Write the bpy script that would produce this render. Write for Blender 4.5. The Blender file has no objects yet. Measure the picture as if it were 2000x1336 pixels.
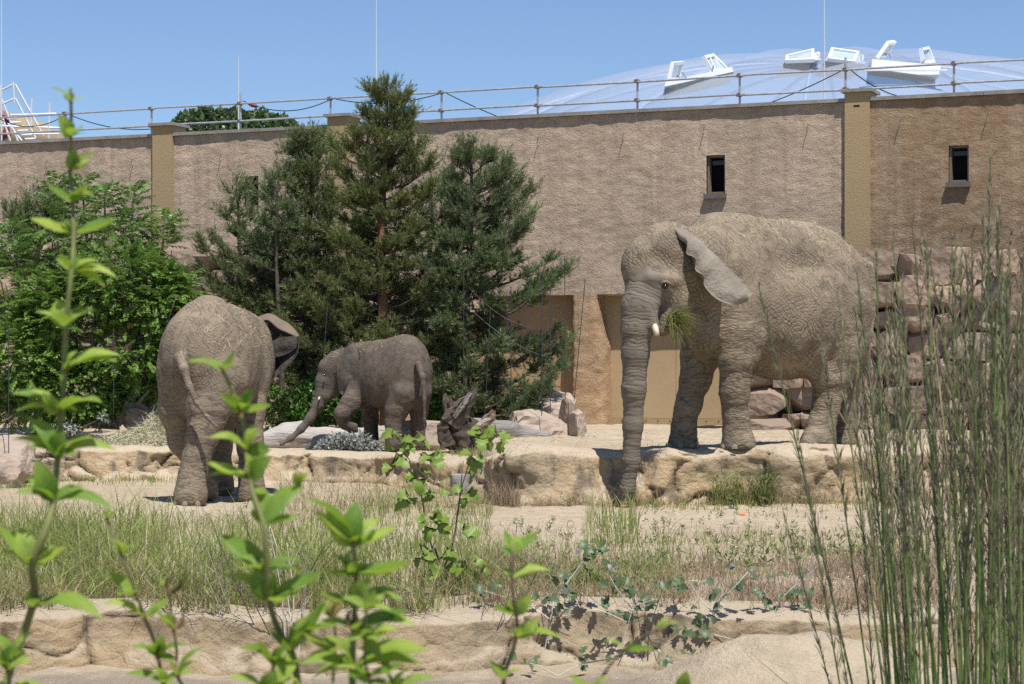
import bpy, math, random
import numpy as np
from mathutils import Vector, Matrix

random.seed(7)
RNG = np.random.default_rng(7)
SC = bpy.context.scene

# ------------------------------------------------------------------ camera, sky, sun, exposure
FPX, CX, HY, CZ = 4200.0, 1000.0, 740.0, 0.8       # focal length in photo pixels, centre column, horizon row, eye height
cam_data = bpy.data.cameras.new('camera')
cam = bpy.data.objects.new('camera', cam_data)
SC.collection.objects.link(cam)
cam.location = (0, 0, CZ)
cam.rotation_euler = (math.radians(90), 0, 0)
cam_data.sensor_width = 36
cam_data.lens = 36 * FPX / 2000
cam_data.shift_y = (HY - 668) / 2000
cam_data.clip_end = 3000
cam_data.dof.use_dof = True
cam_data.dof.focus_distance = 26
cam_data.dof.aperture_fstop = 17
SC.camera = cam

SUN_DIR = Vector((0.165, -0.41, 0.90)).normalized()
SUN_EL = math.asin(SUN_DIR.z)
SUN_AZ = math.atan2(SUN_DIR.x, SUN_DIR.y)
world = bpy.data.worlds.new('World')
SC.world = world
world.use_nodes = True
wn = world.node_tree
wn.nodes.clear()
wo = wn.nodes.new('ShaderNodeOutputWorld')
wb = wn.nodes.new('ShaderNodeBackground')
ws = wn.nodes.new('ShaderNodeTexSky')
ws.sky_type = 'NISHITA'
ws.sun_disc = False
ws.sun_elevation = SUN_EL
ws.sun_rotation = SUN_AZ
ws.air_density = 1.0
ws.dust_density = 0.1
ws.ozone_density = 3.2
ws.altitude = 900
wb.inputs['Strength'].default_value = 0.086
wt = wn.nodes.new('ShaderNodeVectorMath'); wt.operation = 'MULTIPLY'      # a slightly bluer clear sky, the same in every direction
wt.inputs[1].default_value = (0.95, 1.01, 1.13)
wn.links.new(ws.outputs[0], wt.inputs[0])
wn.links.new(wt.outputs[0], wb.inputs['Color'])
wn.links.new(wb.outputs[0], wo.inputs['Surface'])

sun_data = bpy.data.lights.new('sun', 'SUN')
sun_data.energy = 5.0
sun_data.angle = math.radians(0.55)
sun_data.color = (1.0, 0.955, 0.89)
sun = bpy.data.objects.new('sun', sun_data)
SC.collection.objects.link(sun)
sun.rotation_euler = SUN_DIR.to_track_quat('Z', 'Y').to_euler()
sun.location = (5, -10, 30)

SC.view_settings.view_transform = 'Standard'
SC.view_settings.look = 'None'
SC.view_settings.exposure = 0.33
SC.view_settings.gamma = 1.0
SC.view_settings.use_curve_mapping = False
SC.render.engine = 'CYCLES'
SC.cycles.max_bounces = 7
SC.cycles.diffuse_bounces = 3
SC.cycles.glossy_bounces = 2
SC.cycles.transparent_max_bounces = 10
SC.cycles.use_denoising = False
SC.render.use_persistent_data = False

# ------------------------------------------------------------------ helpers
def P(px, py, D):
    return np.array([D * (px - CX) / FPX, D, CZ + D * (HY - py) / FPX])

def PV(lst):
    return np.array([P(*a) for a in lst])

def link(o):
    SC.collection.objects.link(o)
    return o

def tag(o, label=None, cat=None, group=None, kind=None):
    if label: o['label'] = label
    if cat: o['category'] = cat
    if group: o['group'] = group
    if kind: o['kind'] = kind
    return o

WL = {}
def thing(name, loc, label, cat, group=None):
    o = bpy.data.objects.new(name, None)
    o.empty_display_size = 0.2
    link(o)
    o.location = tuple(float(v) for v in loc)
    WL[o.name] = np.array(loc, float)
    return tag(o, label, cat, group)

def mesh_np(name, V, quads=None, tris=None, smooth=False, mats=None):
    V = np.asarray(V, np.float32).reshape(-1, 3)
    me = bpy.data.meshes.new(name)
    nq = 0 if quads is None else len(quads)
    nt = 0 if tris is None else len(tris)
    me.vertices.add(len(V))
    me.vertices.foreach_set('co', V.ravel())
    loops = []
    if nq: loops.append(np.asarray(quads, np.int32).ravel())
    if nt: loops.append(np.asarray(tris, np.int32).ravel())
    lv = np.concatenate(loops)
    me.loops.add(len(lv))
    me.loops.foreach_set('vertex_index', lv)
    me.polygons.add(nq + nt)
    st = np.concatenate([np.arange(nq) * 4, nq * 4 + np.arange(nt) * 3]).astype(np.int32)
    me.polygons.foreach_set('loop_start', st)
    me.polygons.foreach_set('use_smooth', np.full(nq + nt, bool(smooth)))
    me.update(calc_edges=True)
    for m in (mats or []):
        me.materials.append(m)
    return me

class MB:
    """collects shapes for one mesh"""
    def __init__(s):
        s.V = []; s.Q = []; s.T = []; s.n = 0
    def add(s, V, Q=None, T=None):
        V = np.asarray(V, float).reshape(-1, 3)
        s.V.append(V)
        if Q is not None and len(Q): s.Q.append(np.asarray(Q, np.int64) + s.n)
        if T is not None and len(T): s.T.append(np.asarray(T, np.int64) + s.n)
        s.n += len(V)
        return s
    def tube(s, pts, rad, n=6, cap=True):
        s.add(*tube(pts, rad, n, cap)); return s
    def box(s, c, size, R=None):
        s.add(*box(c, size, R)); return s
    def mesh(s, name, mat, smooth=False, off=None):
        V = np.concatenate(s.V)
        if off is not None: V = V - off
        return mesh_np(name, V, np.concatenate(s.Q) if s.Q else None, np.concatenate(s.T) if s.T else None, smooth, [mat] if mat else None)
    def build(s, name, mat, parent=None, smooth=False, origin=None):
        """parent: an object whose world location is in WL (no rotation)."""
        if parent is not None:
            base = WL[parent.name]
            me = s.mesh(name, mat, smooth, base)
            o = bpy.data.objects.new(name, me); link(o)
            o.parent = parent
            WL[o.name] = base
        else:
            if origin is None:
                V = np.concatenate(s.V)
                origin = np.array([V[:, 0].mean(), V[:, 1].mean(), V[:, 2].min()])
            origin = np.array(origin, float)
            me = s.mesh(name, mat, smooth, origin)
            o = bpy.data.objects.new(name, me); link(o)
            o.location = tuple(origin)
            WL[o.name] = origin
        return o

def tube(pts, rad, n=6, cap=True):
    pts = np.asarray(pts, float)
    m = len(pts)
    rad = np.full(m, rad, float) if np.isscalar(rad) else np.asarray(rad, float)
    T = np.gradient(pts, axis=0)
    T /= np.linalg.norm(T, axis=1)[:, None] + 1e-9
    ref = np.array([0, 0, 1.0]) if abs(T[0, 2]) < 0.9 else np.array([1.0, 0, 0])
    N = np.cross(ref, T); N /= np.linalg.norm(N, axis=1)[:, None] + 1e-9
    B = np.cross(T, N)
    a = np.linspace(0, 2 * np.pi, n, endpoint=False)
    V = (pts[:, None] + rad[:, None, None] * (np.cos(a)[None, :, None] * N[:, None] + np.sin(a)[None, :, None] * B[:, None])).reshape(-1, 3)
    i = np.arange(m - 1)[:, None] * n
    j = np.arange(n)[None]
    Q = np.stack([i + j, i + (j + 1) % n, i + n + (j + 1) % n, i + n + j], -1).reshape(-1, 4)
    Tr = []
    if cap:
        V = np.vstack([V, pts[:1], pts[-1:]])
        c0, c1 = m * n, m * n + 1
        for k in range(n):
            Tr.append([c0, (k + 1) % n, k]); Tr.append([c1, (m - 1) * n + k, (m - 1) * n + (k + 1) % n])
    return V, Q, (np.array(Tr) if Tr else None)

BOXV = np.array([[x, y, z] for x in (-.5, .5) for y in (-.5, .5) for z in (-.5, .5)])
BOXQ = np.array([[0, 1, 3, 2], [4, 6, 7, 5], [0, 4, 5, 1], [2, 3, 7, 6], [0, 2, 6, 4], [1, 5, 7, 3]])
def box(c, size, R=None):
    V = BOXV * np.asarray(size, float)
    if R is not None: V = V @ np.asarray(R).T
    return V + np.asarray(c, float), BOXQ

def spline(pts, n):
    """Catmull-Rom through pts (m,k) -> (n,k)"""
    p = np.asarray(pts, float)
    q = np.vstack([2 * p[0] - p[1], p, 2 * p[-1] - p[-2]])
    t = np.linspace(0, len(p) - 1 - 1e-6, n)
    i = t.astype(int); f = (t - i)[:, None]
    a, b, c, d = q[i], q[i + 1], q[i + 2], q[i + 3]
    return 0.5 * (2 * b + (c - a) * f + (2 * a - 5 * b + 4 * c - d) * f ** 2 + (3 * b - a - 3 * c + d) * f ** 3)

def grid_quads(nr, nc):
    i = np.arange(nr - 1)[:, None] * nc
    j = np.arange(nc - 1)[None]
    return np.stack([i + j, i + j + 1, i + nc + j + 1, i + nc + j], -1).reshape(-1, 4)

def _h(i, j, k, s):
    h = (i * 374761393 + j * 668265263 + k * 1274126177 + s * 974634777) & 0xffffffff
    h = ((h ^ (h >> 13)) * 1103515245) & 0xffffffff
    h = (h ^ (h >> 16)) & 0xffffff
    return h / float(0xffffff)

def vnoise(p, s=0):
    p = np.asarray(p, float)
    i = np.floor(p).astype(np.int64)
    f = p - i
    u = f * f * (3 - 2 * f)
    r = 0
    for a in (0, 1):
        for b in (0, 1):
            for c in (0, 1):
                w = (u[..., 0] if a else 1 - u[..., 0]) * (u[..., 1] if b else 1 - u[..., 1]) * (u[..., 2] if c else 1 - u[..., 2])
                r = r + w * _h(i[..., 0] + a, i[..., 1] + b, i[..., 2] + c, s)
    return r * 2 - 1

def fbm(p, octv=4, s=0, gain=0.5):
    p = np.asarray(p, float)
    r = 0; a = 1.0
    for k in range(octv):
        r = r + a * vnoise(p * 2 ** k + k * 17.3, s + k)
        a *= gain
    return r

def sstep(a, b, x):
    t = np.clip((x - a) / (b - a), 0, 1)
    return t * t * (3 - 2 * t)

def unit(v):
    v = np.asarray(v, float)
    return v / (np.linalg.norm(v, axis=-1, keepdims=True) + 1e-9)

# ------------------------------------------------------------------ materials
class NT:
    def __init__(s, name):
        s.m = bpy.data.materials.new(name); s.m.use_nodes = True
        s.t = s.m.node_tree; s.t.nodes.clear()
        s.out = s.t.nodes.new('ShaderNodeOutputMaterial')
        s.b = s.t.nodes.new('ShaderNodeBsdfPrincipled')
        s.l(s.b.outputs[0], s.out.inputs[0])
    def n(s, typ, **kw):
        nd = s.t.nodes.new(typ)
        for k, v in kw.items():
            if k.startswith('i_'):
                nd.inputs[k[2:].replace('_', ' ')].default_value = v
            else:
                setattr(nd, k, v)
        return nd
    def l(s, a, b): s.t.links.new(a, b)
    def coord(s, kind='Object'):
        return s.n('ShaderNodeTexCoord').outputs[kind]
    def mapping(s, src, scale=(1, 1, 1), rot=(0, 0, 0)):
        if any(rot):      # turn first, then stretch
            r = s.n('ShaderNodeMapping'); r.inputs['Rotation'].default_value = rot
            s.l(src, r.inputs[0]); src = r.outputs[0]; rot = (0, 0, 0)
        m = s.n('ShaderNodeMapping')
        m.inputs['Scale'].default_value = scale; m.inputs['Rotation'].default_value = rot
        s.l(src, m.inputs[0]); return m.outputs[0]
    def noise(s, src, scale, detail=4, rough=0.55, dist=0.0):
        nd = s.n('ShaderNodeTexNoise')
        nd.inputs['Scale'].default_value = scale; nd.inputs['Detail'].default_value = detail
        nd.inputs['Roughness'].default_value = rough; nd.inputs['Distortion'].default_value = dist
        s.l(src, nd.inputs['Vector']); return nd.outputs[0]
    def vor(s, src, scale, feat='F1'):
        nd = s.n('ShaderNodeTexVoronoi'); nd.feature = feat
        nd.inputs['Scale'].default_value = scale
        s.l(src, nd.inputs['Vector']); return nd.outputs['Distance']
    def ramp(s, src, stops, interp='LINEAR'):
        r = s.n('ShaderNodeValToRGB'); e = r.color_ramp.elements
        r.color_ramp.interpolation = interp
        while len(e) < len(stops): e.new(0.5)
        for k, (p, c) in enumerate(stops):
            e[k].position = p
            e[k].color = (c, c, c, 1) if np.isscalar(c) else (*c, 1)
        s.l(src, r.inputs[0]); return r.outputs[0]
    def mix(s, f, a, b, mode='MIX'):
        m = s.n('ShaderNodeMix'); m.data_type = 'RGBA'; m.blend_type = mode
        for v, i in ((f, 0), (a, 6), (b, 7)):
            if hasattr(v, 'links'): s.l(v, m.inputs[i])
            elif np.isscalar(v): m.inputs[i].default_value = v
            else: m.inputs[i].default_value = (*v, 1)
        return m.outputs[2]
    def math(s, op, a, b=None, c=None):
        m = s.n('ShaderNodeMath'); m.operation = op
        for i, v in enumerate((a, b, c)):
            if v is None: continue
            if hasattr(v, 'links'): s.l(v, m.inputs[i])
            else: m.inputs[i].default_value = v
        return m.outputs[0]
    def bump(s, height, dist=0.02, strength=1.0, normal=None):
        b = s.n('ShaderNodeBump')
        b.inputs['Distance'].default_value = dist; b.inputs['Strength'].default_value = strength
        s.l(height, b.inputs['Height'])
        if normal is not None: s.l(normal, b.inputs['Normal'])
        return b.outputs[0]
    def col(s, c):
        if hasattr(c, 'links'): s.l(c, s.b.inputs['Base Color'])
        else: s.b.inputs['Base Color'].default_value = (*c, 1)
    def fin(s, rough=0.85, spec=0.3, normal=None, metal=0.0):
        s.b.inputs['Roughness'].default_value = rough
        s.b.inputs['Specular IOR Level'].default_value = spec
        s.b.inputs['Metallic'].default_value = metal
        if normal is not None: s.l(normal, s.b.inputs['Normal'])
        return s.m

def simple(name, c1, c2=None, scale=8, rough=0.8, spec=0.3, metal=0.0, bump=0.0, bscale=None, stretch=(1, 1, 1), island=0.0):
    t = NT(name)
    co = t.mapping(t.coord(), stretch)
    c2 = c2 or tuple(v * 0.7 for v in c1)
    nz = t.noise(co, scale, 5, 0.6)
    col = t.mix(t.ramp(nz, [(0.3, 0.0), (0.7, 1.0)]), c1, c2)
    if island:
        g = t.n('ShaderNodeNewGeometry')
        k = t.math('MULTIPLY_ADD', g.outputs['Random Per Island'], island, 1 - island / 2)
        v = t.n('ShaderNodeVectorMath'); v.operation = 'SCALE'
        t.l(col, v.inputs[0]); t.l(k, v.inputs['Scale']); col = v.outputs[0]
    t.col(col)
    nrm = None
    if bump:
        nrm = t.bump(t.noise(co, bscale or scale * 3, 6, 0.65), bump)
    return t.fin(rough, spec, nrm, metal)

def leafmat(name, c1, c2, trans=0.35, tcol=None, rough=0.45, spec=0.35, dry=None, under=None):
    """foliage: random shade per leaf, light passing through; under = colour of the leaf's back."""
    t = NT(name)
    g = t.n('ShaderNodeNewGeometry')
    col = t.mix(g.outputs['Random Per Island'], c1, c2)
    nz = t.noise(t.coord(), 1.3, 3, 0.6)
    col = t.mix(t.ramp(nz, [(0.35, 0.0), (0.7, 0.55)]), col, tuple(v * 0.6 for v in c1))
    if dry:
        r2 = t.math('FRACT', t.math('MULTIPLY', g.outputs['Random Per Island'], 37.7))
        col = t.mix(t.ramp(r2, [(0.86, 0.0), (0.93, 1.0)]), col, dry)
    if under:
        col = t.mix(g.outputs['Backfacing'], col, under)
    t.col(col)
    t.fin(rough, spec)
    tr = t.n('ShaderNodeBsdfTranslucent')
    if tcol: tr.inputs[0].default_value = (*tcol, 1)
    else: t.l(col, tr.inputs[0])
    ms = t.n('ShaderNodeMixShader'); ms.inputs[0].default_value = trans
    t.l(t.b.outputs[0], ms.inputs[1]); t.l(tr.outputs[0], ms.inputs[2]); t.l(ms.outputs[0], t.out.inputs[0])
    return t.m
# ------------------------------------------------------------------ setting materials
def mat_sand():
    t = NT('sand')
    co = t.coord()
    a = t.noise(co, 0.55, 5, 0.6)
    b = t.noise(co, 6, 6, 0.7)
    col = t.mix(t.ramp(a, [(0.35, 0.0), (0.65, 1.0)]), (0.56, 0.465, 0.34), (0.47, 0.38, 0.265))
    col = t.mix(t.ramp(b, [(0.42, 0.0), (0.72, 0.6)]), col, (0.30, 0.24, 0.165))
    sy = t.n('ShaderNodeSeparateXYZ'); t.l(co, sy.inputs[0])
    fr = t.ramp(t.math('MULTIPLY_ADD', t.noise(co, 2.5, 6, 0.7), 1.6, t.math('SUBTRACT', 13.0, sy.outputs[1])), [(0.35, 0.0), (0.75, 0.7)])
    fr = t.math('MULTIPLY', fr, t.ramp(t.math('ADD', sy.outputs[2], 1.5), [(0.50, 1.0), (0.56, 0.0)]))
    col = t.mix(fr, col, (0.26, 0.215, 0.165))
    peb = t.vor(co, 26)
    col = t.mix(t.ramp(peb, [(0.08, 0.8), (0.16, 0.0)]), col, (0.58, 0.53, 0.46))
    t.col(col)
    h = t.mix(0.3, t.noise(co, 4, 9, 0.75), t.noise(co, 40, 4, 0.6))
    return t.fin(0.95, 0.15, t.bump(h, 0.085, 1.0))

def mat_ledge():
    t = NT('ochre_rock')
    co = t.coord()
    a = t.noise(co, 0.7, 4, 0.6)
    b = t.noise(co, 5, 6, 0.7)
    col = t.mix(t.ramp(a, [(0.4, 0.0), (0.6, 1.0)]), (0.45, 0.33, 0.19), (0.36, 0.285, 0.19))
    col = t.mix(t.ramp(b, [(0.4, 0.0), (0.7, 0.6)]), col, (0.45, 0.37, 0.26))
    # grey stained gullies running down the face
    st = t.noise(t.mapping(co, (2.2, 2.2, 0.15)), 1.3, 4, 0.6)
    col = t.mix(t.ramp(st, [(0.56, 0.0), (0.66, 0.8)]), col, (0.14, 0.12, 0.095))
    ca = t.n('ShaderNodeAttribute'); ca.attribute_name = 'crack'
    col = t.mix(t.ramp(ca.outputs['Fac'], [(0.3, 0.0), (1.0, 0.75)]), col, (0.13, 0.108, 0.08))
    # sand lying on upward faces, widened over slopes to paint in sunlit paleness
    g = t.n('ShaderNodeNewGeometry')
    sx = t.n('ShaderNodeSeparateXYZ'); t.l(g.outputs['Normal'], sx.inputs[0])
    up = t.math('MULTIPLY_ADD', t.noise(co, 3, 5, 0.6), 0.5, sx.outputs[2])
    col = t.mix(t.ramp(up, [(0.78, 0.0), (0.98, 1.0)]), col, (0.52, 0.43, 0.31))
    t.col(col)
    h = t.mix(0.22, t.noise(co, 7, 10, 0.78), t.vor(t.mapping(co, (1, 1, 1.6)), 13))
    n1 = t.bump(h, 0.07, 0.95)
    dn = t.n('ShaderNodeVectorMath'); dn.operation = 'ADD'
    ns = t.n('ShaderNodeTexNoise'); ns.inputs['Scale'].default_value = 3; t.l(co, ns.inputs[0])
    sc = t.n('ShaderNodeVectorMath'); sc.operation = 'SCALE'; sc.inputs['Scale'].default_value = 0.5
    t.l(ns.outputs['Color'], sc.inputs[0]); t.l(co, dn.inputs[0]); t.l(sc.outputs[0], dn.inputs[1])
    cr = t.vor(t.mapping(dn.outputs[0], (1, 1, 1.3)), 3.6, 'DISTANCE_TO_EDGE')
    n2 = t.bump(t.ramp(cr, [(0.0, 0.0), (0.05, 1.0)]), 0.012, 0.4, n1)
    return t.fin(0.95, 0.15, n2)

def mat_stucco(name, c1, c2, stain, streak=False):
    t = NT(name)
    co = t.coord()
    a = t.noise(co, 0.5, 5, 0.62)
    b = t.noise(t.mapping(co, (1, 1, 1.6)), 3.0, 5, 0.65)
    col = t.mix(t.ramp(a, [(0.36, 0.0), (0.62, 1.0)]), c1, c2)
    col = t.mix(t.ramp(b, [(0.45, 0.0), (0.75, 0.6)]), col, stain)
    s = t.noise(t.mapping(co, (4.5, 4.5, 0.3)), 0.9, 4, 0.6)
    col = t.mix(t.ramp(s, [(0.48, 0.0), (0.64, 0.45)]), col, stain)
    s2 = t.noise(t.mapping(co, (2.5, 2.5, 0.2)), 1.1, 4, 0.6)
    col = t.mix(t.ramp(s2, [(0.52, 0.0), (0.68, 0.42)]), col, tuple(min(1, v * 1.3) for v in c1))
    t.col(col)
    h = t.mix(0.3, t.noise(t.mapping(co, (1, 1, 1.5)), 7, 9, 0.75, 0.4), t.noise(co, 45, 4, 0.6))
    return t.fin(0.95, 0.12, t.bump(h, 0.10, 1.0))

M = {}
M['sand'] = mat_sand()
M['ledge'] = mat_ledge()
M['stucco'] = mat_stucco('pinkish_brown_render', (0.53, 0.415, 0.31), (0.47, 0.375, 0.285), (0.33, 0.25, 0.18))
M['stucco_right'] = mat_stucco('brown_render', (0.35, 0.245, 0.15), (0.27, 0.185, 0.115), (0.44, 0.35, 0.25))
M['stucco_pillar'] = mat_stucco('orange_render', (0.47, 0.31, 0.18), (0.42, 0.29, 0.18), (0.50, 0.37, 0.25))
M['pilaster'] = simple('tan_plaster', (0.37, 0.275, 0.155), (0.335, 0.25, 0.14), 1.2, 0.9, 0.15, bump=0.012, bscale=40)
M['coping'] = simple('grey_coping_stone', (0.30, 0.29, 0.27), (0.18, 0.17, 0.155), 3, 0.85, 0.2, bump=0.01)
M['gate'] = simple('ochre_gate_paint', (0.42, 0.315, 0.19), (0.37, 0.275, 0.16), 0.8, 0.75, 0.25, bump=0.006, bscale=3)
M['gate_plain'] = simple('ochre_wall_paint', (0.42, 0.305, 0.18), (0.37, 0.26, 0.145), 1.0, 0.85, 0.2, bump=0.006)
M['orange_trim'] = simple('orange_trim', (0.50, 0.28, 0.11), (0.40, 0.22, 0.09), 3, 0.8)
M['dark'] = simple('dark_inside', (0.012, 0.012, 0.012), (0.008, 0.008, 0.008), 3, 0.9)
M['frame'] = simple('brown_window_frame', (0.20, 0.165, 0.12), (0.14, 0.12, 0.09), 5, 0.6)
M['sill'] = simple('lead_grey_sill', (0.13, 0.11, 0.10), (0.10, 0.085, 0.08), 6, 0.6)
M['galv'] = simple('galvanised_steel', (0.52, 0.53, 0.54), (0.30, 0.30, 0.31), 14, 0.45, 0.5, metal=0.35)
M['rust'] = simple('dull_clamp_metal', (0.22, 0.19, 0.17), (0.12, 0.09, 0.07), 30, 0.7, metal=0.3)
M['alu'] = simple('pale_aluminium', (0.72, 0.73, 0.74), (0.55, 0.56, 0.58), 10, 0.4, 0.5, metal=0.2)
M['cable'] = simple('black_cable', (0.02, 0.022, 0.03), (0.015, 0.015, 0.02), 10, 0.6)
M['red'] = simple('dark_red_plastic', (0.22, 0.03, 0.03), (0.12, 0.02, 0.02), 10, 0.5)
M['white_frame'] = simple('white_pvc', (0.82, 0.83, 0.84), (0.74, 0.76, 0.78), 4, 0.35, 0.5)
M['wire'] = simple('dark_wire', (0.07, 0.075, 0.08), (0.04, 0.04, 0.045), 10, 0.55, metal=0.3)

def mat_glass():
    t = NT('pale_skylight_glass')
    t.col((0.50, 0.60, 0.66))
    t.b.inputs['Alpha'].default_value = 0.75
    return t.fin(0.12, 0.6)
M['glass'] = mat_glass()

def mat_dark_glass():
    t = NT('dark_window_glass')
    t.col((0.02, 0.022, 0.024))
    return t.fin(0.08, 0.4)
M['dark_glass'] = mat_dark_glass()

def mat_film():
    t = NT('translucent_roof_film')
    co = t.coord()
    nz = t.noise(co, 0.25, 4, 0.5)
    t.col(t.mix(nz, (0.47, 0.55, 0.66), (0.55, 0.62, 0.72)))
    t.fin(0.35, 0.45, t.bump(t.noise(t.mapping(co, (1, 1, 5)), 1.2, 3, 0.5), 0.08, 0.5))
    tr = t.n('ShaderNodeBsdfTransparent'); tr.inputs[0].default_value = (0.90, 0.94, 1.0, 1)
    ms = t.n('ShaderNodeMixShader'); ms.inputs[0].default_value = 0.66
    t.l(t.b.outputs[0], ms.inputs[1]); t.l(tr.outputs[0], ms.inputs[2]); t.l(ms.outputs[0], t.out.inputs[0])
    return t.m
M['film'] = mat_film()

# ------------------------------------------------------------------ terrain
def ledge_line():
    # (px, depth of the foot, z of the top) of the long rock ledge, from left to right
    a = [(-700, 33.0, -0.22), (-200, 32.0, -0.22), (40, 31.5, -0.20), (200, 31.0, -0.17), (330, 31.2, -0.20), (520, 31.0, -0.24), (700, 30.5, -0.26),
         (780, 29.6, -0.25), (860, 28.6, -0.26), (925, 27.5, -0.22), (950, 26.0, -0.08), (985, 25.15, 0.0), (1060, 25.0, 0.02), (1130, 25.1, -0.02),
         (1210, 25.35, -0.05), (1300, 25.1, -0.02), (1400, 25.3, -0.03), (1550, 25.2, 0.0), (1700, 25.5, -0.02), (1850, 26.0, -0.02), (2050, 26.5, 0.0),
         (2400, 27.0, 0.0), (2900, 28, 0.0)]
    a = np.array(a)
    return np.c_[(a[:, 0] - CX) / FPX * a[:, 1], a[:, 1], a[:, 2]]
LL = ledge_line()
LS = spline(LL, 500)
def ledge_at(X):
    """depth of the ledge foot and z of its top at X"""
    o = np.argsort(LS[:, 0])
    return np.interp(X, LS[o, 0], LS[o, 1]), np.interp(X, LS[o, 0], LS[o, 2])

def front_at(X):
    return 13.75 + 0.16 * np.sin(X * 1.9 + 0.5) + 0.1 * np.sin(X * 4.3) + 0.05 * X

def mound(X, Y):
    # pale sandy rock mound, bottom right
    x0, y0 = (1540 - CX) / FPX * 12.9, 12.7
    r = np.sqrt(((X - x0) / 1.0) ** 2 + ((Y - y0) / 0.62) ** 2) + 0.10 * vnoise(np.stack([X * 2.2, Y * 2.2, 0 * X], -1), 4)
    return 0.31 * (1 - sstep(0.25, 1.1, r)) * (1 + 0.06 * fbm(np.stack([X * 5, Y * 5, 0 * X], -1), 3, 2))

def zfun(X, Y):
    yl, zt = ledge_at(X)
    yf = front_at(X)
    z = np.full(np.shape(X), -0.69) + 0 * X
    z = z + 0.025 * fbm(np.stack([X * 0.9, Y * 0.9, 0 * X], -1), 4, 3) + 0.05 * sstep(16, 22, Y) * 0
    # sand rises a little at the ledge foot
    z = z + 0.03 * sstep(yl - 1.0, yl, Y)
    top = zt - 0.03 + 0.015 * fbm(np.stack([X * 0.8, Y * 0.8, 0 * X + 5], -1), 4, 9)
    # terrace evens out towards the building
    top = top + (-0.02 - zt) * sstep(yl + 2.5, yl + 7, Y)
    z = z - 0.035 * (1 - sstep(yf + 0.25, yf + 0.9, Y))
    top = top - 0.03 * (1 - sstep(yl + 0.6, yl + 1.6, Y))
    k = sstep(yl + 0.30, yl + 0.55, Y)
    z = z * (1 - k) + top * k
    low = -1.03 + 0.03 * fbm(np.stack([X * 1.3, Y * 1.3, 0 * X + 9], -1), 4, 12) + mound(X, Y)
    k = sstep(yf + 0.12, yf + 0.3, Y)
    return low * (1 - k) + z * k

def build_ground():
    Y = np.concatenate([np.linspace(-12, 8, 14)[:-1], np.linspace(8, 12, 20)[:-1], np.arange(12, 14.6, 0.04), np.arange(14.6, 47, 0.085), np.geomspace(47.2, 900, 30)])
    px = np.concatenate([np.geomspace(14000, 330, 14) * -1, np.arange(-300, 2301, 8.5), 2300 + np.geomspace(30, 14000, 14)])
    PX, YY = np.meshgrid(px, Y)
    XX = (PX - CX) / FPX * np.maximum(YY, 8)
    Z = zfun(XX, YY)
    Z += (YY > 13) * (YY < 47) * (0.014 * fbm(np.stack([XX * 5, YY * 5, 0 * XX], -1), 3, 21) + 0.012 * np.minimum(0, vnoise(np.stack([XX * 2.6, YY * 2.6, 0 * XX + 3], -1), 55) + .15))
    # footprints and scuffs
    V = np.stack([XX, YY, Z], -1).reshape(-1, 3)
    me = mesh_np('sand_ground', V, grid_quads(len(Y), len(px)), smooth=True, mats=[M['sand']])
    o = link(bpy.data.objects.new('sand_ground', me))
    return tag(o, 'pale sandy ground of the enclosure', kind='structure')
build_ground()

def gz(X, Y):
    return float(zfun(np.array([X], float), np.array([Y], float))[0])

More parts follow.
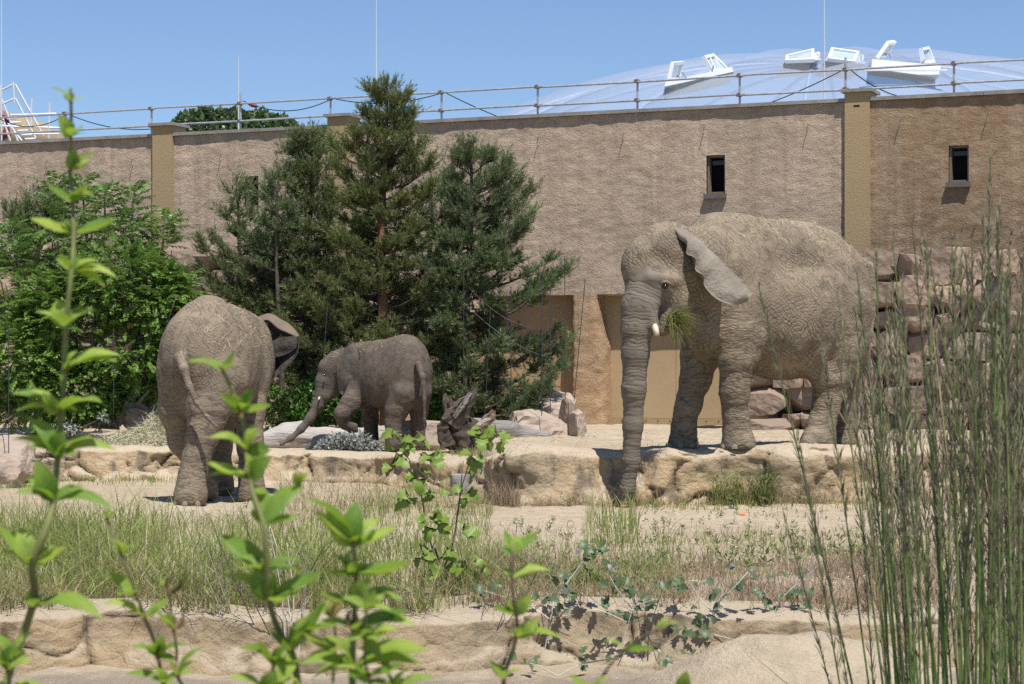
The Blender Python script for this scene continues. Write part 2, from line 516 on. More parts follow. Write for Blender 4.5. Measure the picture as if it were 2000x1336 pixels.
def sweep_ledge(name, line, zbot, label, depth_in=0.9, seed=0, step=0.035, prof=None, amp=1.0):
    """rounded rock face swept along a line: line (n,3) = X, Y of foot, z of top"""
    d = np.r_[0, np.cumsum(np.linalg.norm(np.diff(line[:, :2], axis=0), axis=1))]
    n = int(d[-1] / step)
    s = np.linspace(0, d[-1], n)
    L = np.stack([np.interp(s, d, line[:, k]) for k in range(3)], 1)
    T = np.gradient(L[:, :2], axis=0)
    ker = np.ones(15) / 15
    T = np.stack([np.convolve(np.pad(T[:, k], 7, 'edge'), ker, 'valid') for k in (0, 1)], 1)
    T = T / np.linalg.norm(T, axis=1)[:, None]
    N = np.stack([T[:, 1], -T[:, 0]], 1)      # towards the camera
    m = 34
    t = np.linspace(0, 1, m)
    # profile: u = outwards, v = height fraction
    pu = np.interp(t, [0, .12, .35, .6, .72, .82, 1], [0.16, 0.14, 0.05, 0.03, -0.08, -0.28, -1.0])
    pv = np.interp(t, [0, .12, .35, .6, .72, .82, .95, 1], [-0.12, 0.08, 0.45, 0.86, 0.985, 1.03, 1.0, 0.86])
    S, Tt = np.meshgrid(s, t, indexing='ij')
    PU = np.broadcast_to(pu, S.shape) * (1 + (depth_in - 1) * sstep(0.72, 1.0, t))
    H = (L[:, 2] - zbot)[:, None]
    Zb = zbot + PV_(pv, H)
    Pn = np.stack([S * 1.0, Zb * 1.0, 0 * S], -1)
    face = 1 - sstep(0.72, 0.95, Tt)
    big = fbm(Pn * np.array([0.8, 0.9, 1]) + seed, 3, seed)
    rid = 1 - np.abs(fbm(Pn * np.array([1.6, 2.6, 1]) + 5.1 + seed, 4, seed + 3))
    crack = np.abs(fbm(Pn * np.array([1.1, 0.45, 1]) + 2.7 + seed, 3, seed + 8))
    cr = -0.16 * (1 - sstep(0.0, 0.06, crack))
    crk2 = np.abs(fbm(Pn * np.array([0.9, 2.2, 1]) + 11.7 + seed, 3, seed + 18))
    cr2 = -0.08 * (1 - sstep(0.0, 0.07, crk2))
    disp = (0.15 * big + 0.07 * (rid - 0.6) + cr * 0.55 + cr2 * 0.6 + 0.022 * fbm(Pn * 7, 4, seed + 4)) * face * amp
    U = PU + disp
    Zz = Zb + (0.025 * big + 0.012 * fbm(Pn * 4, 3, seed + 6)) * (1 - face) + 0.02 * fbm(Pn * 6 + 3, 3, seed + 7) * face
    X = L[:, 0][:, None] + N[:, 0][:, None] * U
    Y = L[:, 1][:, None] + N[:, 1][:, None] * U
    V = np.stack([X, Y, Zz], -1).reshape(-1, 3)
    me = mesh_np(name, V, grid_quads(n, m)[:, ::-1], smooth=True, mats=[M['ledge']])
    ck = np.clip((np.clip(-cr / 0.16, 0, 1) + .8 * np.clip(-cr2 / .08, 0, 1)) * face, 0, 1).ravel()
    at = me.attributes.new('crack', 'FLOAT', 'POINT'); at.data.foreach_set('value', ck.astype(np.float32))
    o = link(bpy.data.objects.new(name, me))
    return tag(o, label, kind='structure')
def PV_(pv, H):
    return pv[None, :] * H
def densify(l, n): return spline(l, n)

sweep_ledge('rock_ledge', densify(LL, 300), -0.72, 'long ochre rock ledge along the edge of the terrace', seed=2, step=0.04)
fx = np.linspace(-5.2, 5.4, 60)
sweep_ledge('rock_ledge', np.c_[fx, front_at(fx), -0.675 + 0.02 * np.sin(fx * 2)], -1.06, 'low ochre rock ledge below the grass at the front', seed=31, step=0.025, depth_in=0.35, amp=0.62)
sweep_none = None

# ------------------------------------------------------------------ the building wall
def wall_k(px):            # 1 / depth of the wall plane at an image column
    return 0.02618 * (0.846 + 0.154 * px / 1650.0)
def WD(px): return 1.0 / wall_k(px)
WA = P(0, HY, WD(0))[:2]; WB = P(2000, HY, WD(2000))[:2]
WDIR = unit(WB - WA); WN = np.array([WDIR[1], -WDIR[0]])       # WN points to the camera
WTOP = 5.71
def wall_s(px):            # distance along the wall of an image column
    p = P(px, HY, WD(px))[:2]
    return float((p - WA) @ WDIR)
def wall_z(px, py): return CZ + (HY - py) / FPX * WD(px)
def WP(s, z, out=0.0):
    s = np.asarray(s, float); z = np.asarray(z, float); out = np.asarray(out, float)
    s, z, out = np.broadcast_arrays(s, z, out)
    return np.stack([WA[0] + WDIR[0] * s + WN[0] * out, WA[1] + WDIR[1] * s + WN[1] * out, z], -1)
RW = np.array([[WDIR[0], WN[0], 0], [WDIR[1], WN[1], 0], [0, 0, 1.0]])   # columns: along, out, up
def wbox(mb, s0, s1, o0, o1, z0, z1):
    c = WP((s0 + s1) / 2, (z0 + z1) / 2, (o0 + o1) / 2)
    mb.box(c, (s1 - s0, abs(o1 - o0), z1 - z0), RW)
    return mb

wall = thing('building_wall', WP(0, 0), 'long high brown rendered wall of the elephant house with tan pilasters', 'wall')
WINDOWS = [(1380, 1416, 303, 378), (1853, 1892, 284, 355), (478, 505, 344, 404), (73, 96, 363, 420), (880, 898, 336, 372)]
openings = []
for (a, b, c, d) in WINDOWS:
    openings.append((wall_s(a), wall_s(b), wall_z((a + b) / 2, d), wall_z((a + b) / 2, c)))
GL, GM0, GM1, GR = wall_s(850), wall_s(1117), wall_s(1168), wall_s(1452)
ZL = 2.37
openings.append((GL, GM0, -1, ZL)); openings.append((GM1, GR, -1, ZL)); openings.append((GM0, GM1, -1, ZL))
SP = [(-13.0, wall_s(302)), (wall_s(340), wall_s(643)), (wall_s(683), wall_s(1652)), (wall_s(1700), wall_s(2000) + 12)]
def stucco_panel(s0, s1, mat, seed):
    xs = np.arange(s0, s1, 0.05); xs = np.r_[xs, s1]
    zs = np.r_[np.arange(-0.4, WTOP, 0.05), WTOP]
    ops = [o for o in openings if o[1] > s0 and o[0] < s1]
    for o in ops:
        for e in (o[0], o[1]): xs[np.argmin(abs(xs - e))] = e
        for e in (o[2], o[3]):
            if e > -0.3: zs[np.argmin(abs(zs - e))] = e
    S, Z = np.meshgrid(xs, zs, indexing='ij')
    p = np.stack([S, Z * 1.5, 0 * S], -1)
    D = 0.010 * fbm(p * 1.3, 3, seed) + 0.0085 * fbm(p * np.array([5.5, 8.5, 1]) + 7, 3, seed + 5)
    V = WP(S, Z, D).reshape(-1, 3)
    Q = grid_quads(len(xs), len(zs))
    cs = (0.5 * (S[:-1, :-1] + S[1:, 1:])).ravel(); cz = (0.5 * (Z[:-1, :-1] + Z[1:, 1:])).ravel()
    keep = np.ones(len(Q), bool)
    for o in ops:
        keep &= ~((cs > o[0]) & (cs < o[1]) & (cz > o[2]) & (cz < o[3]))
    MB().add(V, Q[keep]).build('rendered_panel', mat, wall, smooth=True)
stucco_panel(*SP[0], M['stucco'], 1)
stucco_panel(*SP[1], M['stucco'], 2)
stucco_panel(*SP[2], M['stucco'], 3)
stucco_panel(*SP[3], M['stucco_right'], 4)
# core behind the render, with holes left for the windows and gates
core = MB()
def core_strip(s0, s1, z0, z1): wbox(core, s0, s1, -0.45, -0.14, z0, z1)
brk = sorted(set([-13.0, wall_s(2000) + 12] + [e for o in openings for e in (o[0], o[1])]))
for a0, a1 in zip(brk[:-1], brk[1:]):
    mid = (a0 + a1) / 2
    hs = sorted([(max(o[2], -0.4), o[3]) for o in openings if o[0] < mid < o[1]])
    z = -0.4
    for (h0, h1) in hs:
        if h0 > z + 0.01: core_strip(a0, a1, z, h0)
        z = max(z, h1)
    core_strip(a0, a1, z, WTOP)
core.build('core', M['stucco'], wall)
# coping
for k, (s0, s1) in enumerate(SP):
    s = s0
    while s < s1 - 0.01:
        e = min(s + 2.0, s1)
        wbox(MB(), s + 0.004, e - 0.004, -0.5, 0.065, WTOP + 0.003, WTOP + 0.065 + 0.006 * random.random()).build('coping_stone', M['coping'], wall)
        s = e
for (a, b, capz) in ((302, 340, 5.98), (643, 683, 5.98), (1652, 1700, 5.93)):
    s0, s1 = wall_s(a), wall_s(b)
    mb = wbox(MB(), s0, s1, -0.46, 0.085, (-0.4 if a < 1600 else -0.4), capz - 0.06)
    pl = mb.build('pilaster', M['pilaster'], wall)
    wbox(MB(), s0 - 0.06, s1 + 0.06, -0.52, 0.15, capz - 0.058, capz).build('cap', M['coping'], pl)
    if a == 1652:
        wbox(MB(), s0 + 0.16, s0 + 0.27, 0.08, 0.088, capz - 0.32, capz - 0.285).build('vent_slot', M['dark'], pl)
for i, (s0, s1, z0, z1) in enumerate(openings[:5]):
    f = MB()
    w = 0.035
    wbox(f, s0, s0 + w, -0.20, -0.06, z0, z1); wbox(f, s1 - w, s1, -0.20, -0.06, z0, z1)
    wbox(f, s0 + w, s1 - w, -0.20, -0.06, z1 - w, z1); wbox(f, s0 + w, s1 - w, -0.20, -0.06, z0, z0 + w)
    wd = f.build('window', M['frame'], wall)
    g = MB(); wbox(g, s0 + w, s1 - w, -0.40, -0.36, z0 + w, z1 - w); g.build('dark_opening', M['dark'], wd)
    r = MB()
    for (a0, a1, b0, b1) in ((s0 - .01, s0 + .02, -.45, -.20), (s1 - .02, s1 + .01, -.45, -.20)): wbox(r, a0, a1, b0, b1, z0, z1)
    wbox(r, s0, s1, -.45, -.20, z1 - 0.02, z1 + .01); wbox(r, s0, s1, -.45, -.20, z0 - .01, z0 + 0.02)
    r.build('reveal', M['dark'], wd)
    b = MB(); wbox(b, s0 + w, s1 - w, -0.18, -0.165, z1 - w - 0.13, z1 - w - 0.05); b.build('tilted_pane', M['dark_glass'], wd)
    if i < 2:
        sl = MB(); wbox(sl, s0 - 0.03, s1 + 0.03, -0.06, 0.10, z0 - 0.10, z0 - 0.005); sl.build('sill', M['sill'], wd)
# gate niche
mb = MB()
wbox(mb, GL, GM0, -0.42, -0.38, -0.3, ZL)
mb.build('niche_back', M['gate_plain'], wall)
mb = MB(); wbox(mb, GL - 0.02, GR + 0.02, -0.44, -0.10, ZL + 0.002, ZL + 0.12); mb.build('lintel', M['orange_trim'], wall)
mb = MB(); wbox(mb, GR, GR + 0.05, -0.72, -0.1, -0.3, ZL); wbox(mb, GL - 0.05, GL, -0.72, -0.1, -0.3, ZL); mb.build('niche_side', M['gate_plain'], wall)
gate = thing('sliding_gate', WP((GM1 + GR) / 2, 0, -0.55), 'plain ochre sliding gate right of the rough orange pillar', 'gate')
mb = MB(); s = GM1 - 0.1
gs = (GR + 0.1 - s) / 2
for k in range(2):
    wbox(MB(), s + k * gs + 0.004, s + (k + 1) * gs - 0.004, -0.42, -0.36, 0.07, ZL - 0.005).build('gate_panel', M['gate'], gate)
wbox(MB(), GM1 - 0.1, GR + 0.1, -0.43, -0.345, -0.1, 0.066).build('bottom_rail', M['pilaster'], gate)
for k in range(11):
    c = WP(GM1 + 0.12 + k * 0.235, 0.03, -0.345)
    MB().tube([c, c + np.r_[WN * 0.012, 0]], 0.013, 6).build('bolt', M['rust'], gate)
wbox(MB(), GM1 + 0.02, GM1 + 0.09, -0.345, -0.32, -0.05, 0.10).build('floor_guide', M['dark'], gate)
# rough pillar between the gates: swelling top
def rough_pillar():
    zs = np.linspace(-0.3, ZL + 0.0, 60); a = np.linspace(0, 1, 60)
    V = []
    hw = (GM1 - GM0) / 2; cs = (GM1 + GM0) / 2
    for z in zs:
        ext = 0.13 * (1 - sstep(1.3, 2.2, z)) + 0.01 * math.sin(z * 3)
        for t in a:
            th = math.pi * t
            x = -math.copysign(abs(math.cos(th)) ** 0.35, math.cos(th)); y = abs(math.sin(th)) ** 0.35
            wr = (hw + (ext if x > 0 else 0.0)) * x
            V.append((cs + wr, z, -0.42 + 0.50 * y))
    V = np.array(V)
    p = V * np.array([1, 1.5, 1])
    V[:, 2] += 0.02 * fbm(p * 2.3, 3, 60) + 0.014 * fbm(p * 8, 4, 66)
    V[:, 0] += 0.02 * fbm(p * 3.3, 3, 70)
    MB().add(WP(V[:, 0], V[:, 1], V[:, 2]), grid_quads(60, 60)).build('rough_pillar', M['stucco_pillar'], wall, smooth=True)
rough_pillar()
# small hooks on the wall
for (px, py) in ((95, 316), (263, 312), (435, 302), (1055, 268), (878, 274), (1221, 262), (1378, 250), (1581, 244), (1760, 236), (1930, 226), (425, 428)):
    c = WP(wall_s(px), wall_z(px, py), 0.04)
    MB().tube([c, c + np.r_[WN * 0.05, 0.0], c + np.r_[WN * 0.06 - WDIR * 0.03, -0.13]], 0.008, 5).build('hook', M['rust'], wall)

# flat roof behind the wall, so that the railing and the dome stand on something
r = MB(); wbox(r, -13, wall_s(2000) + 12, -36, -0.46, 5.2, 5.45)
tag(r.build('flat_roof', M['coping']), 'flat grey roof behind the wall', 'roof')

# ------------------------------------------------------------------ scaffold railing on the roof edge
rail = thing('scaffold_railing', WP(0, 5.45, -0.6), 'two bar scaffold tube railing along the top of the wall', 'railing')
OUTR = -0.62
def rs(px):          # along-wall position of a column for the railing plane
    o = WA + WN * OUTR
    # ray x = k*y
    k = (px - CX) / FPX
    # o + s*WDIR : x - k*y = 0
    return float(-(o[0] - k * o[1]) / (WDIR[0] - k * WDIR[1]))
def rz(px, py):
    p = WA + WN * OUTR + WDIR * rs(px)
    return CZ + (HY - py) / FPX * p[1]
posts = [125, 293, 467, 643, 860, 1048, 1243, 1443, 1650, 1862, 2090]
ztop, zmid = rz(1243, 158.5), rz(1243, 195.5)
for z, nm in ((ztop, 'top'), (zmid, 'mid')):
    px0 = [-260] + posts[1::2] + [2300]
    px0[-1] = 2300
    for a, b in zip(px0[:-1], px0[1:]):
        A = WP(rs(a), z + random.uniform(-.012, .012), OUTR + random.uniform(-.01, .01)); B = WP(rs(b) + 0.12, z + random.uniform(-.012, .012), OUTR + 0.0)
        MB().tube([A, (A + B) / 2 - np.array([0, 0, 0.008]), B], 0.020, 8).build('rail_tube', M['galv'], rail)
for i, px in enumerate(posts):
    tall = 0.22 if px in (467, 1650) else 0.05
    A = WP(rs(px), 5.45, OUTR - 0.06); B = WP(rs(px), ztop + tall, OUTR - 0.06)
    p = MB().tube([A, B], 0.021, 8).build('post', M['galv'], rail)
    for z in (ztop, zmid):
        c = WP(rs(px), z, OUTR - 0.03)
        m = MB(); m.box(c, (0.06, 0.12, 0.065), RW); m.tube([c + np.r_[WDIR * 0.06, 0], c - np.r_[WDIR * 0.06, 0]], 0.029, 8)
        m.build('clamp', M['rust'], p)
def cable(pts, sag, r=0.010, label='', n=24, name='sagging_cable'):
    a, b = pts
    t = np.linspace(0, 1, n)[:, None]
    q = a * (1 - t) + b * t
    q[:, 2] -= (4 * sag * t * (1 - t))[:, 0]
    tag(MB().tube(q, r, 5).build(name, M['cable']), label, 'cable', 'black cables on the roof railing')
def rp(px, py): return WP(rs(px), rz(px, py), OUTR - 0.1)
cable((rp(-60, 190), rp(125, 222)), 0.42, label='black cable sagging from the scaffold stair to the leftmost railing post')
cable((rp(133, 224), rp(300, 250)), 0.12, label='black cable drooping right of the leftmost railing post')
cable((rp(467, 197), rp(300, 252)), 0.18, label='black cable rising across the round tree to a tall post')
cable((rp(470, 196), rp(643, 192)), 0.22, label='black cable with the red connector hanging under the top rail')
cable((rp(650, 192), rp(860, 180)), 0.14, label='black cable drooping behind the tip of the tallest pine')
cable((rp(868, 181), rp(985, 233)), 0.02, label='straight black cable slanting down right of the tallest pine')
cable((rp(1650, 132), rp(1495, 202)), 0.03, label='black cable slanting down left from the post beside the right pilaster')
cable((rp(1655, 132), rp(1840, 186)), 0.24, label='black cable sagging right from the post beside the right pilaster')
cable((rp(2140, 130), rp(1935, 182)), 0.12, label='black cable at the far right end of the railing')
q = rp(488, 204)
tag(MB().tube([q + np.array([-.09, 0, .03]), q + np.array([0, 0, 0]), q + np.array([.10, 0, -.035])], [0.02, 0.045, 0.03], 8).build('cable_connector', M['red']), 'dark red connector on the cable beside the tall thin rod', 'connector')

def rod(px, y0, y1, D, label, r=0.012):
    a, b = P(px, y1, D), P(px, y0, D)
    m = MB().tube([a, (a + b) / 2, b], [r * 1.6, r, r * 0.5], 6)
    tag(m.build('lightning_rod', M['alu']), label, 'lightning rod', 'thin lightning rods on the roof')
rod(735, -60, 262, 45, 'thin lightning rod behind the tip of the tallest pine')
rod(1610, -60, 205, 42, 'thin lightning rod in front of the domed roof')
rod(466, 108, 262, 46, 'short lightning rod above the round green tree')
rod(3, -60, 275, 48, 'thin lightning rod beside the scaffold stair at the left edge')

# ------------------------------------------------------------------ domed film roof with opened skylights
DD = 62.0
def build_dome():
    c = P(1615, 112, DD); Rr = 1700 / FPX * DD
    ctr = np.array([c[0], c[1], c[2] - Rr - 0.20])
    root = thing('domed_roof', (ctr[0], ctr[1], 5.45), 'low translucent blue film dome rising behind the wall', 'dome')
    zc = 5.4
    amax = math.acos((zc - ctr[2]) / Rr)
    nseg, nr = 16, 16
    # cushions between ribs
    for k in range(nseg):
        a0, a1 = 2 * math.pi * k / nseg + 0.2, 2 * math.pi * (k + 1) / nseg + 0.2
        u = np.linspace(0, 1, 9); w = np.linspace(0.05, 1, nr)
        U, Wd = np.meshgrid(u, w, indexing='ij')
        az = a0 + (a1 - a0) * U; th = amax * Wd
        bulge = Rr + 0.28 * np.sin(np.pi * U) * np.sin(np.pi * np.clip(Wd, 0, 1)) 
        V = np.stack([ctr[0] + bulge * np.sin(th) * np.cos(az), ctr[1] + bulge * np.sin(th) * np.sin(az), ctr[2] + bulge * np.cos(th)], -1)
        MB().add(V.reshape(-1, 3), grid_quads(9, nr)).build('film_cushion', M['film'], root, smooth=True)
        th = np.linspace(0.05 * amax, amax, 20)
        q = np.stack([ctr[0] + (Rr + .02) * np.sin(th) * math.cos(a0), ctr[1] + (Rr + .02) * np.sin(th) * math.sin(a0), ctr[2] + (Rr + .02) * np.cos(th)], -1)
        MB().tube(q, 0.07, 6).build('rib', M['film'], root)
    th = np.full(33, 0.05 * amax); az = np.linspace(0, 2 * math.pi, 33)
    q = np.stack([ctr[0] + Rr * np.sin(th) * np.cos(az), ctr[1] + Rr * np.sin(th) * np.sin(az), ctr[2] + Rr * np.cos(th)], -1)
    MB().tube(q, 0.1, 6).build('top_ring', M['film'], root)
    u = np.linspace(0, 1, 20); az = np.linspace(0, 2 * math.pi, 33)
    rr = np.linspace(0.0, Rr * math.sin(0.05 * amax), 5)
    V = np.array([[ctr[0] + r * math.cos(a), ctr[1] + r * math.sin(a), ctr[2] + Rr * math.cos(0.05 * amax)] for r in rr for a in az])
    MB().add(V, grid_quads(5, 33)).build('top_cushion', M['film'], root)
    return root
build_dome()

def frame_pane(root, pts, D, depth=0.09, w=0.075):
    """an open skylight flap: four image corners at depth D"""
    q = [P(px, py, D + dd) for (px, py, dd) in pts]
    q = np.array(q)
    n = unit(np.cross(q[1] - q[0], q[3] - q[0]))
    if n[1] > 0: n = -n
    c = q.mean(0)
    fr = MB()
    for k in range(4):
        a, b = q[k], q[(k + 1) % 4]
        d = unit(b - a); inn = unit(c - (a + b) / 2); inn = unit(inn - d * (inn @ d))
        V = np.array([a, b, b + inn * w - d * w, a + inn * w + d * w])
        V = np.vstack([V, V - n * depth])
        fr.add(V, [[0, 1, 2, 3], [4, 7, 6, 5], [0, 4, 5, 1], [3, 2, 6, 7]])
    f = fr.build('flap_frame', M['white_frame'], root)
    g = q + (c - q) * 0.08 - n * depth * 0.5
    MB().add(np.vstack([g, g - n * 0.02]), [[0, 1, 2, 3], [4, 7, 6, 5]]).build('pane', M['glass'], f)
    return f
def curb(root, pts, D, depth=1.5):
    q = np.array([P(px, py, D) for (px, py) in pts]); b = q + np.array([0.2, depth, 0.1])
    V = np.vstack([q, b])
    MB().add(V, [[0, 1, 2, 3], [4, 7, 6, 5], [0, 4, 5, 1], [1, 5, 6, 2], [2, 6, 7, 3], [3, 7, 4, 0]]).build('curb', M['white_frame'], root)
def stay(root, a, b, D):
    MB().tube([P(*a, D), P(*b, D)], 0.02, 5).build('stay', M['galv'], root)
D1 = 53.5
s1 = thing('skylight', P(1365, 160, D1), 'leftmost white roof skylight with two flaps tilted open', 'skylight', 'open skylights on the dome')
curb(s1, [(1298, 169), (1433, 140), (1430, 130), (1300, 160)], D1, 3.0)
frame_pane(s1, [(1309, 158, 0), (1327, 157, .9), (1338, 120, .9), (1317, 122, 0)], D1)
frame_pane(s1, [(1395, 141, 0), (1413, 138, 1.0), (1394, 104, 1.0), (1376, 108, 0)], D1)
frame_pane(s1, [(1399, 141, 0.3), (1428, 138, .9), (1394, 104, .9), (1384, 107, 0.3)], D1 + .15)
stay(s1, (1340, 152), (1332, 140), D1); stay(s1, (1391, 138), (1394, 128), D1)
s2 = thing('skylight', P(1567, 118, D1 + .4), 'wide low white skylight flap left of the thin rod', 'skylight', 'open skylights on the dome')
frame_pane(s2, [(1534, 117, 0), (1591, 115, 0), (1590, 94, .6), (1535, 107, .6)], D1 + .3)
frame_pane(s2, [(1592, 113, 0), (1601, 111, .3), (1600, 101, .5), (1592, 103, .3)], D1 + .8, w=.05)
curb(s2, [(1532, 121), (1603, 117), (1601, 113), (1534, 116)], D1 + .4, 3.5)
s3 = thing('skylight', P(1650, 120, D1 + .4), 'broad white skylight flap just right of the thin rod', 'skylight', 'open skylights on the dome')
frame_pane(s3, [(1616, 113, 0), (1671, 120, 0), (1679, 100, .7), (1624, 92, .7)], D1 + .3)
frame_pane(s3, [(1673, 120, .2), (1686, 121, .3), (1688, 107, .6), (1680, 105, .4)], D1 + .8, w=.06)
curb(s3, [(1612, 118), (1690, 125), (1690, 120), (1614, 113)], D1 + .4, 3.5)
s4 = thing('skylight', P(1770, 145, D1 - 2), 'largest white skylight on the right with two raised flaps', 'skylight', 'open skylights on the dome')
curb(s4, [(1702, 134), (1833, 151), (1838, 128), (1703, 115)], D1 - 2, 1.8)
MB().add(*box(P(1768, 137, D1 - 2.1), (2.0, .1, .035))).build('curb_seam', M['white_frame'], s4)
frame_pane(s4, [(1716, 115, 0), (1729, 113, .9), (1752, 82, .9), (1738, 84, 0)], D1 - 2)
frame_pane(s4, [(1806, 124, 0), (1828, 122, .9), (1815, 90, .9), (1801, 93, 0)], D1 - 2)
stay(s4, (1742, 115), (1736, 104), D1 - 2); stay(s4, (1800, 122), (1808, 116), D1 - 2)

# ------------------------------------------------------------------ scaffold stair at the far left
st = thing('scaffold_stair', P(40, 275, 50), 'pale aluminium scaffold stair tower above the left end of the wall', 'scaffold')
def tb(pts, r=0.03, D=50, name='tube', mat='alu'):
    MB().tube(PV([(a, b, D) for a, b in pts]), r, 6).build(name, M[mat], st)
for L in ([(0, 178), (26, 165)], [(0, 166), (3, 250)], [(26, 160), (28, 200)], [(0, 205), (30, 192)], [(30, 165), (85, 265)], [(30, 192), (70, 270)], [(0, 185), (35, 275)],
          [(62, 192), (60, 255)], [(97, 200), (95, 270)], [(20, 225), (110, 222)], [(0, 246), (120, 250)], [(15, 240), (45, 278)], [(30, 262), (115, 262)], [(5, 230), (20, 275)]):
    tb(L, 0.026)
for k in range(6):
    tb([(14 + k * 7, 232 + k * 8), (34 + k * 7, 231 + k * 8)], 0.03, 50, 'stair_tread')
tb([(0, 222), (14, 228), (14, 262), (0, 268)], 0.12, 51, 'stair_cheek', 'red')
# low tiled roof hump behind, left
hb = MB(); c = P(40, 285, 56)
hb.add(*tube(PV([(-60, 268, 55), (30, 262, 55), (75, 268, 55), (130, 285, 55)]), [1.1, 0.5, 0.4, 0.2], 8))
tag(hb.build('roof_hump', M['pilaster'], smooth=True), 'small brown roof ridge behind the scaffold stair', 'roof')
# ------------------------------------------------------------------ elephants: implicit bodies, one continuous skin each
class Body:
    def __init__(s, lo, hi, h):
        s.h = h; s.lo = np.array(lo, float)
        s.n = np.ceil((np.array(hi) - s.lo) / h).astype(int) + 1
        s.F = np.full(s.n, 0.4, np.float32)
        s.segs = []
    def _grid(s, a, b):
        i0 = np.maximum(0, np.floor((a - s.lo) / s.h).astype(int)); i1 = np.minimum(s.n, np.ceil((b - s.lo) / s.h).astype(int) + 1)
        if np.any(i1 <= i0): return None
        ax = [s.lo[k] + s.h * np.arange(i0[k], i1[k]) for k in range(3)]
        sl = tuple(slice(i0[k], i1[k]) for k in range(3))
        return sl, ax[0][:, None, None].astype(np.float32), ax[1][None, :, None].astype(np.float32), ax[2][None, None, :].astype(np.float32)
    def _blend(s, sl, d, k, sub=False):
        f = s.F[sl]
        if sub:
            d = -d
            hh = np.maximum(k - np.abs(f - d), 0) / k
            s.F[sl] = np.maximum(f, d) + hh * hh * k * 0.25
        else:
            hh = np.maximum(k - np.abs(f - d), 0) / k
            s.F[sl] = np.minimum(f, d) - hh * hh * k * 0.25
    def cone(s, a, b, ra, rb, k=0.1, sub=False, flat=1.0):
        a = np.asarray(a, float); b = np.asarray(b, float)
        m = max(ra, rb) + k + 0.05
        g = s._grid(np.minimum(a, b) - m, np.maximum(a, b) + m)
        if g is None: return s
        sl, X, Y, Z = g
        d = b - a; L2 = float(d @ d) + 1e-9
        t = np.clip(((X - a[0]) * d[0] + (Y - a[1]) * d[1] + (Z - a[2]) * d[2]) / L2, 0, 1)
        dist = np.sqrt((X - a[0] - t * d[0]) ** 2 + (Y - a[1] - t * d[1]) ** 2 + (Z - a[2] - t * d[2]) ** 2)
        r = ra + (rb - ra) * t
        s._blend(sl, dist - r, k, sub)
        return s
    def chain(s, pts, k=0.1):
        """pts: (px, py, D, r)"""
        for a, b in zip(pts[:-1], pts[1:]):
            s.cone(P(*a[:3]), P(*b[:3]), a[3], b[3], k)
        return s
    def ell(s, c, R, sa, k=0.1, sub=False):
        """R columns: heading, left, up; sa: semi axes"""
        c = np.asarray(c, float); sa = np.asarray(sa, float)
        m = sa.max() + k + 0.05
        g = s._grid(c - m, c + m)
        sl, X, Y, Z = g
        q = 0; q2 = 0
        for j in range(3):
            u = (X - c[0]) * R[0, j] + (Y - c[1]) * R[1, j] + (Z - c[2]) * R[2, j]
            q = q + (u / sa[j]) ** 2; q2 = q2 + (u / sa[j] ** 2) ** 2
        q = np.sqrt(q)
        s._blend(sl, q * (q - 1) / (np.sqrt(q2) + 1e-6), k, sub)
        return s
    def floor(s, z):
        Z = (s.lo[2] + s.h * np.arange(s.n[2])).astype(np.float32)
        s.F = np.maximum(s.F, (z - Z)[None, None, :])
        return s
    def surface(s):
        F = s.F; nx, ny, nz = F.shape
        neg = F < 0
        corners = [(i, j, k) for i in (0, 1) for j in (0, 1) for k in (0, 1)]
        cnt = np.zeros((nx - 1, ny - 1, nz - 1), np.int8)
        for (i, j, k) in corners: cnt += neg[i:nx - 1 + i, j:ny - 1 + j, k:nz - 1 + k]
        cells = np.argwhere((cnt > 0) & (cnt < 8))
        idx = -np.ones((nx - 1, ny - 1, nz - 1), np.int64); idx[tuple(cells.T)] = np.arange(len(cells))
        acc = np.zeros((len(cells), 3)); num = np.zeros(len(cells))
        for a in corners:
            for ax in range(3):
                if a[ax]: continue
                b = list(a); b[ax] = 1
                fa = F[tuple((cells + a).T)]; fb = F[tuple((cells + b).T)]
                m = (fa < 0) != (fb < 0)
                t = np.where(m, fa / (fa - fb + 1e-12), 0)
                p = np.array(a, float) + 0 * acc; p[:, ax] += t
                acc += p * m[:, None]; num += m
        V = s.lo + (cells + acc / num[:, None]) * s.h
        Q = []
        for ax in range(3):
            o = [k for k in range(3) if k != ax]
            sa = [slice(None)] * 3; sb = [slice(None)] * 3
            sa[ax] = slice(0, -1); sb[ax] = slice(1, None)
            A = neg[tuple(sa)]; B = neg[tuple(sb)]
            e = np.argwhere(A != B)
            e = e[(e[:, o[0]] > 0) & (e[:, o[1]] > 0) & (e[:, o[0]] < F.shape[o[0]] - 1) & (e[:, o[1]] < F.shape[o[1]] - 1)]
            fl = A[tuple(e.T)]
            d0 = np.zeros(3, int); d0[o[0]] = 1; d1 = np.zeros(3, int); d1[o[1]] = 1
            q = np.stack([idx[tuple((e - d0 - d1).T)], idx[tuple((e - d1).T)], idx[tuple(e.T)], idx[tuple((e - d0).T)]], -1)
            if ax == 1: fl = ~fl
            q = np.where(fl[:, None], q, q[:, ::-1])
            Q.append(q)
        Q = np.concatenate(Q)
        return V, Q

